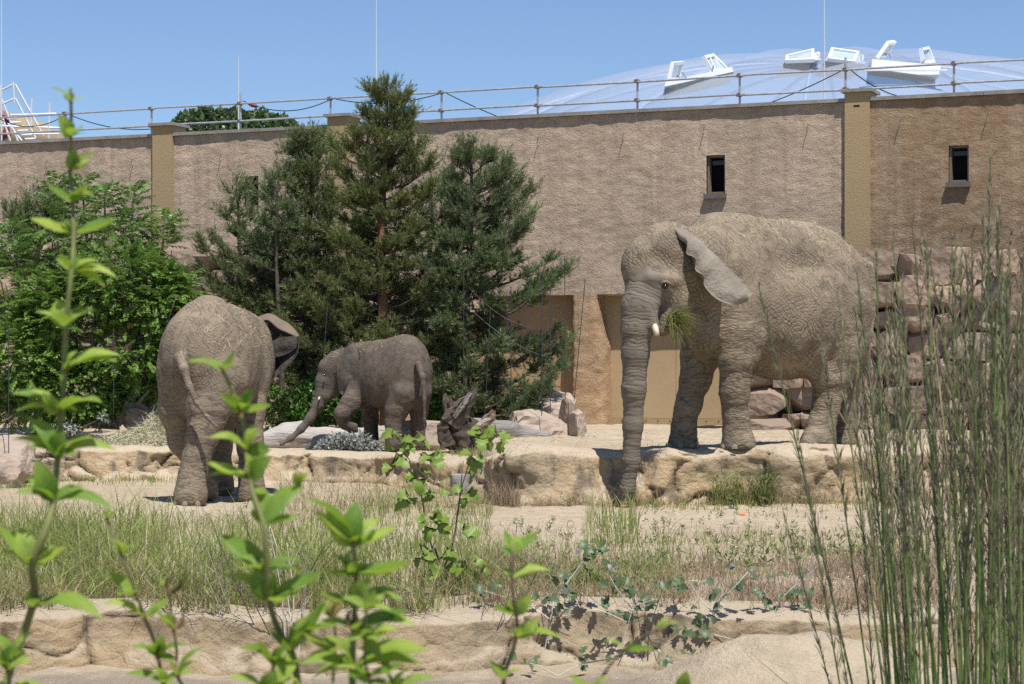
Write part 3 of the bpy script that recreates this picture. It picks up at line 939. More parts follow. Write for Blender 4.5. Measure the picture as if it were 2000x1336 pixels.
def vnormals(V, Q):
    a = V[Q[:, 2]] - V[Q[:, 0]]; b = V[Q[:, 3]] - V[Q[:, 1]]
    fn = np.cross(a, b)
    N = np.zeros_like(V)
    for k in range(4): 
        for c in range(3): N[:, c] += np.bincount(Q[:, k], fn[:, c], len(V))
    return unit(N)
def relax(V, Q, it=3, w=0.5):
    for _ in range(it):
        S = np.zeros_like(V); n = np.zeros(len(V))
        for k in range(4):
            for kk in (1, 3):
                j = Q[:, (k + kk) % 4]
                for c in range(3): S[:, c] += np.bincount(Q[:, k], V[j, c], len(V))
                n += np.bincount(Q[:, k], minlength=len(V))
        V = V * (1 - w) + S / n[:, None] * w
    return V

def seg_param(V, pts):
    """nearest position along a chain: (arc length, distance / radius)"""
    best = np.full(len(V), 1e9); arc = np.zeros(len(V)); acc = 0
    for a, b in zip(pts[:-1], pts[1:]):
        A, B = P(*a[:3]), P(*b[:3]); d = B - A; L = np.linalg.norm(d)
        t = np.clip(((V - A) @ d) / L ** 2, 0, 1)
        dist = np.linalg.norm(V - A - t[:, None] * d, axis=1) / (a[3] + (b[3] - a[3]) * t)
        m = dist < best
        best = np.where(m, dist, best); arc = np.where(m, acc + t * L, arc); acc += L
    return arc, best

def mat_skin(name, c1, c2, dust, freq=1.0, depth=1.0, yaw=0.0):
    t = NT(name)
    co = t.coord()
    # meandering coordinates
    nz = t.n('ShaderNodeTexNoise'); nz.inputs['Scale'].default_value = 3.0 * freq; nz.inputs['Detail'].default_value = 3; t.l(co, nz.inputs[0])
    sc = t.n('ShaderNodeVectorMath'); sc.operation = 'SCALE'; sc.inputs['Scale'].default_value = 0.22 / freq; t.l(nz.outputs['Color'], sc.inputs[0])
    ad = t.n('ShaderNodeVectorMath'); ad.operation = 'ADD'; t.l(co, ad.inputs[0]); t.l(sc.outputs[0], ad.inputs[1])
    w = ad.outputs[0]
    la = t.n('ShaderNodeAttribute'); la.attribute_name = 'limb'; limb = la.outputs['Fac']
    aa = t.n('ShaderNodeAttribute'); aa.attribute_name = 'axial'; axial = aa.outputs['Fac']
    ta = t.n('ShaderNodeAttribute'); ta.attribute_name = 'trunk'; trunk = ta.outputs['Fac']
    fo = t.n('ShaderNodeAttribute'); fo.attribute_name = 'folds'; folds = fo.outputs['Fac']
    def crease(sc, rot, wd):
        n = t.noise(t.mapping(w, sc, rot), 1.0, 1.5, 0.45)
        return t.ramp(t.math('ABSOLUTE', t.math('SUBTRACT', n, 0.5)), [(0.0, 0.0), (wd, 0.8), (wd * 2.5, 1.0)])
    f = freq
    def lines(rot, axis, fq, bend, wd, brk):
        src = t.mapping(co, (1, 1, 1), rot)
        sx_ = t.n('ShaderNodeSeparateXYZ'); t.l(src, sx_.inputs[0])
        nb = t.noise(src, 1.7 * f, 4, 0.6); nf = t.noise(src, 7 * f, 2, 0.5)
        ph_ = t.math('ADD', t.math('MULTIPLY', sx_.outputs[axis], fq * f), t.math('ADD', t.math('MULTIPLY', nb, bend), t.math('MULTIPLY', nf, 1.5)))
        v = t.math('PINGPONG', ph_, 0.5)
        rr = t.ramp(v, [(0.0, 0.0), (wd, 0.75), (0.5, 1.0)])
        k = t.ramp(t.noise(src, 4.5 * f, 3, 0.6), [(brk - .07, 0.0), (brk + .07, 1.0)])
        return t.mix(k, rr, (1, 1, 1))
    la1 = lines((0.0, -0.75, yaw), 2, 24, 10, 0.18, 0.56)
    la2 = lines((0.0, 0.45, yaw), 2, 21, 8, 0.15, 0.55)
    la3 = lines((0.0, 0.25, yaw), 0, 21, 9, 0.15, 0.55)
    r1 = t.ramp(t.vor(t.mapping(w, (26 * f, 26 * f, 17 * f), (0.0, 0.5, yaw)), 1.0, 'DISTANCE_TO_EDGE'), [(0.0, 0.55), (0.12, 0.92), (0.3, 1.0)])
    big = crease((5 * f, 5 * f, 1.4 * f), (0.0, -0.5, yaw), 0.03)
    msk = t.ramp(t.noise(co, 0.9, 2, 0.5), [(0.42, 0.0), (0.58, 1.0)])
    body = t.mix(msk, t.mix(1.0, la1, la2, 'MULTIPLY'), t.mix(1.0, la1, la3, 'MULTIPLY'))
    body = t.mix(1.0, t.mix(1.0, r1, body, 'MULTIPLY'), t.mix(0.6, (1, 1, 1), big), 'MULTIPLY')
    # limbs: mostly level creases
    m3 = t.mapping(w, (11 * f, 11 * f, 30 * f))
    r4 = t.ramp(t.vor(m3, 1.0, 'DISTANCE_TO_EDGE'), [(0.0, 0.3), (0.16, 0.85), (0.3, 1.0)])
    lb = t.mix(1.0, r4, crease((3.5 * f, 3.5 * f, 19 * f), (0.1, 0.0, 0.0), 0.05), 'MULTIPLY')
    h = t.mix(limb, body, lb)
    # trunk rings
    n2 = t.noise(co, 7 * freq, 3, 0.5)
    ph = t.math('ADD', t.math('MULTIPLY', axial, 23.0 * freq), t.math('MULTIPLY', n2, 2.6))
    fr = t.math('PINGPONG', ph, 0.5)
    rg = t.ramp(t.math('MULTIPLY', fr, 2.0), [(0.0, 0.0), (0.3, 0.85), (1.0, 1.0)])
    h = t.mix(trunk, h, rg)
    amp = t.noise(co, 1.5, 3, 0.5)
    col = t.mix(t.ramp(t.noise(co, 1.3, 6, 0.65), [(0.38, 0.0), (0.6, 1.0)]), c1, c2)
    sp = t.ramp(t.noise(co, 9, 5, 0.7), [(0.5, 0.0), (0.75, 0.5)])
    col = t.mix(sp, col, dust)
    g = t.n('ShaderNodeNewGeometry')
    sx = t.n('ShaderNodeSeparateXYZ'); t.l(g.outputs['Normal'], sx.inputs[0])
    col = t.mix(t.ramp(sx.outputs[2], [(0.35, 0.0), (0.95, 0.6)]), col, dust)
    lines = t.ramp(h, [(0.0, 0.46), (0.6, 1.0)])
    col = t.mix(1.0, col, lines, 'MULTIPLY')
    col = t.mix(t.math('MULTIPLY', trunk, 0.5), col, (0.11, 0.10, 0.09))
    t.col(col)
    fine = t.noise(co, 60 * freq, 3, 0.6)
    n0 = t.bump(fine, 0.006, 0.7)
    st = t.math('MULTIPLY', folds, t.ramp(amp, [(0.3, 0.55), (0.65, 1.0)]))
    b = t.n('ShaderNodeBump'); b.inputs['Distance'].default_value = 0.017 / freq * depth
    t.l(st, b.inputs['Strength']); t.l(h, b.inputs['Height']); t.l(n0, b.inputs['Normal'])
    return t.fin(0.82, 0.25, b.outputs[0])

M['skin'] = mat_skin('elephant_skin', (0.24, 0.19, 0.132), (0.18, 0.145, 0.105), (0.33, 0.265, 0.182), yaw=-0.64)
M['skin_b'] = mat_skin('elephant_skin_warm', (0.23, 0.182, 0.128), (0.175, 0.14, 0.102), (0.31, 0.248, 0.172), 1.1, yaw=-1.1)
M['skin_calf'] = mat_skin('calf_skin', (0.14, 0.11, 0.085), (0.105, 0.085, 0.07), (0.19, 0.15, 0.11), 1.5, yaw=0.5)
M['tusk'] = simple('ivory', (0.70, 0.64, 0.52), (0.5, 0.42, 0.3), 15, 0.4)
M['eye'] = simple('dark_eye', (0.02, 0.012, 0.008), (0.01, 0.008, 0.005), 5, 0.15, 0.6)
M['nail'] = simple('toenail', (0.27, 0.225, 0.165), (0.2, 0.165, 0.12), 12, 0.6)
M['ear'] = simple('ear_skin', (0.30, 0.262, 0.21), (0.20, 0.17, 0.135), 4, 0.85, 0.15, bump=0.05, bscale=9)
M['ear_rim'] = simple('brown_ear_rim', (0.20, 0.155, 0.11), (0.15, 0.115, 0.085), 5, 0.8, 0.2, bump=0.02)
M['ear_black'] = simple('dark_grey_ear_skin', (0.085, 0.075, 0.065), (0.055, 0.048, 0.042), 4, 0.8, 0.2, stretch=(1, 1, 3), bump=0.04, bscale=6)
M['ear_dark'] = simple('grey_ear_skin', (0.145, 0.125, 0.105), (0.105, 0.09, 0.075), 4, 0.8, 0.2, bump=0.03, bscale=9)
M['straw'] = simple('dry_straw', (0.62, 0.52, 0.30), (0.50, 0.41, 0.22), 4, 0.8, island=0.5)

def frame_from_heading(hx, hy):
    h = unit(np.array([hx, hy, 0.0])); l = np.array([-h[1], h[0], 0.0])
    return np.stack([h, l, [0, 0, 1.0]], 1)

def finish_skin(b, name, root, mat, trunk, legs, ground, seed, wr=1.0, smooth_it=2):
    b.floor(ground)
    V, Q = b.surface()
    V = relax(V, Q, smooth_it)
    N = vnormals(V, Q)
    arc, dt = seg_param(V, trunk)
    tr = sstep(1.5, 1.12, dt)
    lm = np.zeros(len(V))
    for lg in legs:
        a_, d_ = seg_param(V, lg[1:])
        lm = np.maximum(lm, sstep(1.7, 1.15, d_))
    # macro folds of the hide
    p = V * np.array([1.0, 1.0, 0.55])
    f1 = 1 - np.abs(fbm(p * 4.2 * wr + 3, 3, seed)) * 1.7
    f2 = 1 - np.abs(fbm(V * np.array([2.5, 2.5, 9.0]) * wr + 8, 3, seed + 5)) * 1.7
    lump = fbm(V * 3.0, 3, seed + 9)
    disp = (1 - tr) * ((1 - lm) * 0.011 * f1 + lm * 0.008 * f2) / wr + 0.010 * lump / wr
    disp += tr * 0.004 / wr * np.sin(arc * 2 * np.pi * 11 * wr + 3.0 * vnoise(V * 4, seed)) * (0.6 + 0.6 * vnoise(V * 3, seed + 2)) 
    V = V + N * disp[:, None]
    base = WL[root.name]
    me = mesh_np(name, V - base, Q, smooth=True, mats=[mat])
    folds = np.clip(0.55 + 0.45 * fbm(V * 1.4, 2, seed + 30), 0.15, 1)
    for nm, arr in (('limb', lm), ('axial', arc), ('trunk', tr), ('folds', folds)):
        at = me.attributes.new(nm, 'FLOAT', 'POINT'); at.data.foreach_set('value', arr.astype(np.float32))
    o = link(bpy.data.objects.new(name, me)); o.parent = root; WL[o.name] = base
    return o, V, Q, N

def ear_sheet(name, root, mat, rows, thick=0.03, nu=14, nv=40, bulge=0.05, seed=0, dirv=(0, -1, 0), ripple=0.012):
    """rows: list of (inner point, outer point) arrays in world space"""
    A = spline(np.array([r[0] for r in rows]), nv); B = spline(np.array([r[1] for r in rows]), nv)
    u = np.linspace(0, 1, nu)[None, :, None]
    S = A[:, None] * (1 - u) + B[:, None] * u
    dv = np.array(dirv, float)
    S = S + dv * (bulge * np.sin(np.pi * u))
    w = vnoise(np.stack([np.linspace(0, 9, nv)[:, None] + 0 * u[..., 0], 1.5 * u[..., 0] + np.zeros((nv, 1)), np.zeros((nv, nu)) + seed], -1), seed)
    S = S + dv * (ripple * 3 * w * (0.2 + u[..., 0]))[..., None]
    S = S + dv * (ripple * np.sin(np.linspace(0, 24, nv))[:, None] * u[..., 0] ** 2)[..., None]
    du = np.gradient(S, axis=1); dd = np.gradient(S, axis=0)
    n = unit(np.cross(du, dd))
    th = thick * (1.1 - 0.8 * u) * np.sin(np.clip(np.linspace(0.04, 0.96, nv), 0, 1) * np.pi)[:, None, None] ** 0.3
    F = (S + n * th / 2).reshape(-1, 3); K = (S - n * th / 2).reshape(-1, 3)
    g = grid_quads(nv, nu); m = nv * nu
    edge = []
    idx = np.arange(m).reshape(nv, nu)
    ring = np.concatenate([idx[0, :], idx[1:, -1], idx[-1, -2::-1], idx[-2:0:-1, 0]])
    for a, c in zip(ring, np.roll(ring, -1)): edge.append([a, c, c + m, a + m])
    Q = np.vstack([g, g[:, ::-1] + m, np.array(edge)])
    return MB().add(np.vstack([F, K]), Q).build(name, mat, root, smooth=True)

def nails(root, foot, z, hd, r=0.16, n=4, spread=1.1, size=0.035):
    """toenails round the front of a foot"""
    c = P(*foot)
    for k in range(n):
        a = (k - (n - 1) / 2) / max(n - 1, 1) * spread * 2
        d = np.array([hd[0] * math.cos(a) - hd[1] * math.sin(a), hd[0] * math.sin(a) + hd[1] * math.cos(a), 0])
        q = np.array([c[0], c[1], z + size * 1.0]) + d * r
        s = np.linspace(0, math.pi, 7); V = []
        t = np.array([-d[1], d[0], 0])
        for i, a_ in enumerate(s):
            V.append(q + t * size * math.cos(a_) + np.array([0, 0, 1]) * size * 0.9 * math.sin(a_) + d * 0.012)
        V = [q - t * size + np.array([0, 0, -size * .6]) + d * 0.015] + V[::-1][0:0] + V + []
        V = np.array([q + t * size - np.array([0, 0, size * .7]) + d * .018, q - t * size - np.array([0, 0, size * .7]) + d * .018] + [v for v in V[1:][::-1]])
        c2 = V.mean(0) + d * 0.018
        W = np.vstack([V, c2[None]]); m = len(V)
        T = np.array([[i, (i + 1) % m, m] for i in range(m)])
        MB().add(W, None, T).build('toenail', M['nail'], root, smooth=True)

def straw_on(V, N, count, sel, label, seed, L=0.10):
    rg = np.random.default_rng(seed)
    ok = np.where(sel)[0]
    ids = rg.choice(ok, count)
    m = MB()
    for i in ids:
        n = N[i]; d = unit(np.cross(n, rg.normal(size=3)))
        l = L * rg.uniform(0.3, 1.2); p = V[i] + n * 0.010
        q = p + d * l + n * rg.uniform(-0.01, 0.03)
        md = (p + q) / 2 + n * 0.012
        t = unit(np.cross(n, d)) * 0.0017
        m.add(np.array([p - t, p + t, md - t, md + t, q - t, q + t]), [[0, 1, 3, 2], [2, 3, 5, 4]])
    o = m.build('loose_straw', M['straw'])
    return tag(o, label, 'straw', kind='stuff')

# ---- the large elephant on the right
G1 = -0.035
def elephant_one():
    root = thing('elephant', (P(1540, 740, 26.3)[0], 26.3, G1), 'large grey brown elephant on the ledge lowering its trunk with grass in its mouth', 'elephant')
    R = frame_from_heading(-0.8, -0.6)
    b = Body(P(1190, 740, 24.3) * [1, 1, 0] + [-0.1, 0, -0.75], np.array([P(1740, 740, 27.9)[0] + .2, 28.1, 2.95]), 0.022)
    E = lambda px, py, D, sa, k=0.2: b.ell(P(px, py, D), R, sa, k)
    E(1525, 622, 26.35, (0.98, 0.68, 0.75), .1)
    E(1422, 560, 25.95, (0.58, 0.50, 0.83), .35)
    E(1604, 592, 26.8, (0.64, 0.58, 0.80), .35)
    b.chain([(1392, 472, 25.85, .30), (1440, 484, 26.0, .31), (1510, 492, 26.3, .33), (1570, 506, 26.7, .37), (1622, 540, 27.0, .40)], .25)
    b.cone(P(1540, 476, 26.5), P(1600, 490, 26.8), .20, .19, .2)
    # neck and head
    b.chain([(1400, 530, 25.75, .46), (1350, 525, 25.4, .42), (1305, 530, 25.15, .36)], .25)
    b.ell(P(1292, 522, 25.05), R, (.40, .31, .49), .15)
    b.ell(P(1247, 520, 24.88), R, (.20, .20, .29), .15)
    b.cone(P(1290, 470, 25.0), P(1310, 470, 25.2), .17, .2, .15)
    b.chain([(1262, 560, 24.86, .235), (1249, 600, 24.80, .205), (1244, 640, 24.78, .18), (1241, 690, 24.78, .155), (1238, 760, 24.8, .130), (1236, 830, 24.84, .110), (1233, 900, 24.88, .096), (1226, 955, 24.92, .083), (1221, 985, 24.93, .072)], .07)
    # cheek, jaw, lip, tusk socket, brow
    b.cone(P(1300, 560, 24.88), P(1318, 590, 24.95), .16, .17, .12)
    b.chain([(1325, 590, 25.0, .17), (1305, 622, 24.92, .115), (1296, 645, 24.86, .065)], .08)
    b.cone(P(1268, 600, 24.68), P(1279, 640, 24.62), .07, .052, .07)
    b.cone(P(1272, 541, 24.64), P(1314, 546, 24.74), .040, .045, .10)
    b.cone(P(1288, 561, 24.56), P(1308, 562, 24.60), .050, .050, .06, sub=True)
    b.cone(P(1285, 500, 24.66), P(1320, 515, 24.70), .06, .09, .14, sub=True)
    b.chain([(1375, 610, 25.55, .33), (1392, 650, 25.65, .26)], .2)
    b.cone(P(1345, 620, 25.2), P(1380, 660, 25.5), .14, .2, .15)
    legs = []
    fl = [(1440, 590, 25.62, .34), (1441, 655, 25.5, .255), (1438, 700, 25.46, .205), (1434, 765, 25.5, .165), (1437, 815, 25.52, .142), (1439, 846, 25.54, .152), (1441, 866, 25.54, .205)]
    fr = [(1388, 610, 26.0, .32), (1370, 690, 25.98, .235), (1358, 740, 25.95, .185), (1345, 790, 25.92, .150), (1336, 828, 25.92, .128), (1335, 852, 25.92, .140), (1335, 870, 25.92, .19)]
    rl = [(1640, 610, 26.6, .42), (1640, 680, 26.5, .32), (1627, 735, 26.4, .215), (1614, 790, 26.36, .165), (1604, 832, 26.32, .165), (1600, 862, 26.3, .225)]
    rr = [(1650, 640, 27.2, .34), (1655, 735, 27.3, .2), (1650, 800, 27.3, .15), (1647, 868, 27.3, .19)]
    for lg in (fl, fr, rl, rr): b.chain(lg, .09)
    b.cone(P(1588, 862, 26.15), P(1580, 868, 26.1), .15, .11, .08)
    b.cone(P(1452, 866, 25.45), P(1456, 869, 25.42), .12, .10, .08)
    # armpit fold and flank fold
    b.chain([(1475, 610, 25.55, .09), (1480, 660, 25.5, .07), (1474, 700, 25.5, .05)], .12)
    b.chain([(1580, 700, 26.15, .16), (1603, 742, 26.25, .10)], .18)
    # tail
    b.chain([(1697, 520, 27.15, .07), (1706, 590, 27.1, .045), (1700, 655, 27.0, .03), (1694, 690, 26.95, .024), (1700, 718, 26.95, .03)], .06)
    trunk = [(1262, 560, 24.86, .235), (1249, 600, 24.80, .205), (1244, 640, 24.78, .18), (1241, 690, 24.78, .155), (1238, 760, 24.8, .130), (1236, 830, 24.84, .110), (1233, 900, 24.88, .096), (1226, 955, 24.92, .083), (1221, 985, 24.93, .072)]
    # the floor must spare the trunk, which hangs over the edge
    Z = (b.lo[2] + b.h * np.arange(b.n[2])); Y = b.lo[1] + b.h * np.arange(b.n[1])
    cut = (G1 - Z)[None, :].repeat(len(Y), 0); cut[Y < 25.13] = -1
    b.F = np.maximum(b.F, cut[None].astype(np.float32))
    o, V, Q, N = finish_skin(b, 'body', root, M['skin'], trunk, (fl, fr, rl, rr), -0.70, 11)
    # left ear, swung forward: band seen from its outer side
    rows = []
    up = [(1316, 446, 25.02), (1326, 446, 24.96), (1338, 451, 24.92), (1352, 459, 24.87), (1368, 473, 24.82), (1384, 489, 24.78), (1399, 502, 24.76), (1412, 514, 24.74), (1436, 537, 24.72), (1454, 556, 24.72), (1467, 574, 24.74)]
    lo = [(1315, 450, 25.02), (1326, 466, 24.84), (1342, 478, 24.76), (1341, 496, 24.72), (1359, 505, 24.66), (1359, 528, 24.61), (1374, 538, 24.58), (1376, 558, 24.56), (1399, 584, 24.56), (1432, 595, 24.60), (1458, 590, 24.66)]
    rows = [(P(*u), P(*l)) for u, l in zip(up, lo)]
    ear_sheet('ear', root, M['ear'], rows, 0.035, seed=3, bulge=0.07, ripple=0.011)
    # inner sheet from the fold back to the head
    att = [(1316, 446, 25.04), (1328, 462, 25.02), (1336, 482, 24.98), (1342, 505, 24.97), (1350, 530, 25.0), (1362, 550, 25.1), (1380, 565, 25.2), (1400, 575, 25.3)]
    lo2 = [(1317, 448, 25.02), (1334, 468, 24.86), (1350, 488, 24.80), (1370, 512, 24.74), (1388, 536, 24.70), (1412, 556, 24.70), (1436, 570, 24.72), (1458, 577, 24.74)]
    rows = [(P(*a), P(*l)) for a, l in zip(att, lo2)]
    ear_sheet('ear', root, M['ear'], rows, 0.03, seed=5, bulge=0.0, ripple=0.004)
    # far ear: its top shows over the head
    rows = [(P(1300, 455, 25.3), P(1272, 450, 25.5)), (P(1300, 450, 25.5), P(1296, 437, 25.8)), (P(1312, 455, 25.6), P(1320, 438, 26.0)), (P(1330, 500, 25.7), P(1345, 470, 26.1)), (P(1330, 560, 25.7), P(1340, 600, 26.2))]
    ear_sheet('ear', root, M['ear'], rows, 0.03, seed=6, bulge=0.02)
    def surf(px, py, r=5):      # depth of the skin seen at an image position
        x = V[:, 0] / V[:, 1] * FPX + CX; y = HY - (V[:, 2] - CZ) / V[:, 1] * FPX
        k = (abs(x - px) < r) & (abs(y - py) < r); return V[k, 1].min()
    de = surf(1299, 559)
    c = P(1299, 559, de + 0.006)
    e = MB(); e.add(*sphere(c, 0.034)); e.build('eye', M['eye'], root, smooth=True)
    e = MB(); e.tube(PV([(1286, 558, de + .01), (1293, 551, de - .012), (1302, 550, de - .02), (1311, 555, de - .01), (1316, 562, de + .02)]), [0.006, 0.016, 0.018, 0.014, 0.005], 8); e.build('eyelid', M['skin'], root, smooth=True)
    MB().tube(PV([(1276, 628, 24.64), (1281, 645, 24.56), (1284, 654, 24.52)]), [0.036, 0.036, 0.027], 10).build('tusk', M['tusk'], root, smooth=True)
    MB().tube(PV([(1222, 636, 24.92), (1216, 648, 24.95)]), [0.04, 0.03], 10).build('tusk', M['tusk'], root, smooth=True)
    nails(root, (1437, 862, 25.54), G1, (-.5, -.86), .205)
    nails(root, (1335, 868, 25.92), G1, (-.6, -.8), .19)
    nails(root, (1585, 866, 26.12), G1, (-.8, -.6), .15)
    # bundle of grass held in the mouth
    rg = np.random.default_rng(5); m = MB(); mc = P(1312, 622, 24.72)
    for k in range(170):
        a = rg.uniform(-0.5, 2.2) * 1.0
        d = unit(np.array([math.cos(a - 1.2) * 1.0, rg.normal() * .55 - .3, math.sin(a - 1.2)]))
        l = rg.uniform(0.08, 0.34) * (1.15 if d[0] > 0 else 0.5)
        p = mc + rg.normal(size=3) * 0.03
        pts = [p, p + d * l * .5 + [0, 0, .02], p + d * l + np.array([0, 0, -.10 * l])]
        m.tube(pts, [0.004, 0.0035, 0.001], 3, False)
    for k in range(5):
        a = mc + rg.normal(size=3) * .04; m.tube([a, a + [.05, 0, -.15], a + [rg.uniform(-.02, .12), 0, rg.uniform(-.42, -.25)]], [.004, .003, .001], 3, False)
    tag(m.build('grass_bundle', M['grass_fresh']), 'green grass bundle hanging from the large elephant\'s mouth', 'grass', kind='thing')
    pyv = HY - (V[:, 2] - CZ) / V[:, 1] * FPX; pxv = V[:, 0] / V[:, 1] * FPX + CX
    straw_on(V, N, 210, (N[:, 2] > 0.35) & (pxv > 1440) & (pyv < 520), 'loose straw scattered on the large elephant\'s back', 4)

def sphere(c, r, n=10, sq=(1, 1, 1)):
    th = np.linspace(0.001, np.pi - 0.001, n); ph = np.linspace(0, 2 * np.pi, n * 2 + 1)
    T, Ph = np.meshgrid(th, ph, indexing='ij')
    V = np.stack([np.sin(T) * np.cos(Ph), np.sin(T) * np.sin(Ph), np.cos(T)], -1).reshape(-1, 3) * r * np.array(sq) + c
    return V, grid_quads(n, n * 2 + 1)

M['grass_fresh'] = leafmat('fresh_grass', (0.16, 0.20, 0.04), (0.28, 0.30, 0.09), 0.3, dry=(0.55, 0.5, 0.25))
elephant_one()

# ---- second elephant, seen from behind on the left
def elephant_two():
    G = -0.70
    root = thing('elephant', (P(420, 740, 26.4)[0], 26.4, G), 'elephant seen from behind at left with its tail hanging and one ear spread', 'elephant')
    R = frame_from_heading(0.42, 0.91)
    b = Body([P(290, 740, 25)[0] - .2, 24.7, -0.85], [P(560, 740, 29)[0] + .3, 29.4, 1.95], 0.022)
    E = lambda px, py, D, sa, k=0.2: b.ell(P(px, py, D), R, sa, k)
    E(412, 722, 26.15, (0.72, 0.545, 0.60), .1)
    E(404, 672, 26.1, (0.66, 0.42, 0.50), .25)
    b.chain([(402, 622, 26.1, .20), (408, 615, 26.5, .18), (440, 640, 27.1, .25), (480, 655, 27.6, .22)], .22)
    E(436, 718, 26.9, (0.85, 0.50, 0.58), .25)
    E(462, 705, 27.6, (0.6, 0.42, 0.62), .25)
    # thighs
    b.chain([(350, 735, 25.85, .24), (345, 800, 25.95, .20), (356, 860, 26.05, .145), (385, 915, 26.2, .11), (400, 955, 26.3, .13)], .12)
    rh = [(425, 745, 25.8, .36), (405, 805, 25.65, .235), (393, 850, 25.58, .180), (383, 895, 25.53, .142), (375, 935, 25.5, .145), (373, 966, 25.48, .195)]
    b.chain(rh, .12)
    rf = [(485, 745, 27.0, .26), (487, 800, 26.85, .19), (489, 870, 26.75, .15), (490, 925, 26.7, .135), (492, 965, 26.7, .18)]
    lf = [(440, 760, 27.7, .24), (430, 860, 27.7, .15), (432, 950, 27.7, .16)]
    lh = [(350, 735, 25.85, .24), (345, 800, 25.95, .20), (356, 860, 26.05, .145), (385, 915, 26.2, .11), (403, 955, 26.3, .14)]
    b.chain(rf, .1); b.chain(lf, .1); b.cone(P(403, 950, 26.3), P(404, 960, 26.3), .13, .15, .05)
    b.cone(P(373, 968, 25.42), P(372, 972, 25.4), .17, .16, .08)
    # cleft under the tail
    b.chain_sub = None
    b.cone(P(352, 725, 25.28), P(356, 800, 25.42), .045, .05, .10, sub=True)
    b.cone(P(360, 800, 25.45), P(368, 850, 25.6), .05, .05, .10, sub=True)
    # tail
    tail = [(352, 700, 25.42, .070), (360, 722, 25.28, .048), (370, 756, 25.22, .036), (386, 790, 25.19, .028), (405, 815, 25.17, .022), (424, 834, 25.17, .017)]
    b.chain(tail, .04)
    # head and trunk beyond
    b.ell(P(492, 700, 28.3), R, (.42, .32, .42), .2)
    tk = [(490, 740, 28.7, .17), (480, 800, 28.9, .12), (478, 870, 28.95, .09), (480, 920, 29.0, .07)]
    b.chain(tk, .08)
    o, V, Q, N = finish_skin(b, 'body', root, M['skin_b'], tk, (rh, rf, lf, lh), G, 41)
    # spread right ear: from the head outwards, rim folded over
    inn = [(500, 626, 28.15), (500, 650, 28.15), (504, 680, 28.1), (508, 710, 28.1), (512, 742, 28.05)]
    out = [(524, 615, 28.0), (562, 633, 27.9), (583, 656, 27.75), (574, 702, 27.35), (522, 750, 27.3)]
    rows = [(P(*a), P(*c)) for a, c in zip(inn, out)]
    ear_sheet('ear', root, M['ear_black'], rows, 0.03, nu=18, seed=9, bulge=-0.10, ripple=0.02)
    rim_i = [(488, 629, 27.95), (524, 614, 27.88), (548, 625, 27.7), (566, 636, 27.6), (583, 655, 27.5)]
    rim_o = [(503, 634, 27.75), (522, 625, 27.62), (543, 641, 27.44), (562, 650, 27.36), (581, 658, 27.40)]
    rows = [(P(*a), P(*c)) for a, c in zip(rim_i, rim_o)]
    ear_sheet('ear_rim', root, M['ear_rim'], rows, 0.03, nu=8, seed=10, bulge=0.0, ripple=0.004)
    nails(root, (371, 970, 25.42), G, (-.2, -.95), .17, 3, .9)
    pyv = HY - (V[:, 2] - CZ) / V[:, 1] * FPX; pxv = V[:, 0] / V[:, 1] * FPX + CX
    straw_on(V, N, 170, (N[:, 2] > 0.2) & (pxv > 400) & (pyv < 690), 'loose straw on the back of the elephant seen from behind', 8)
elephant_two()

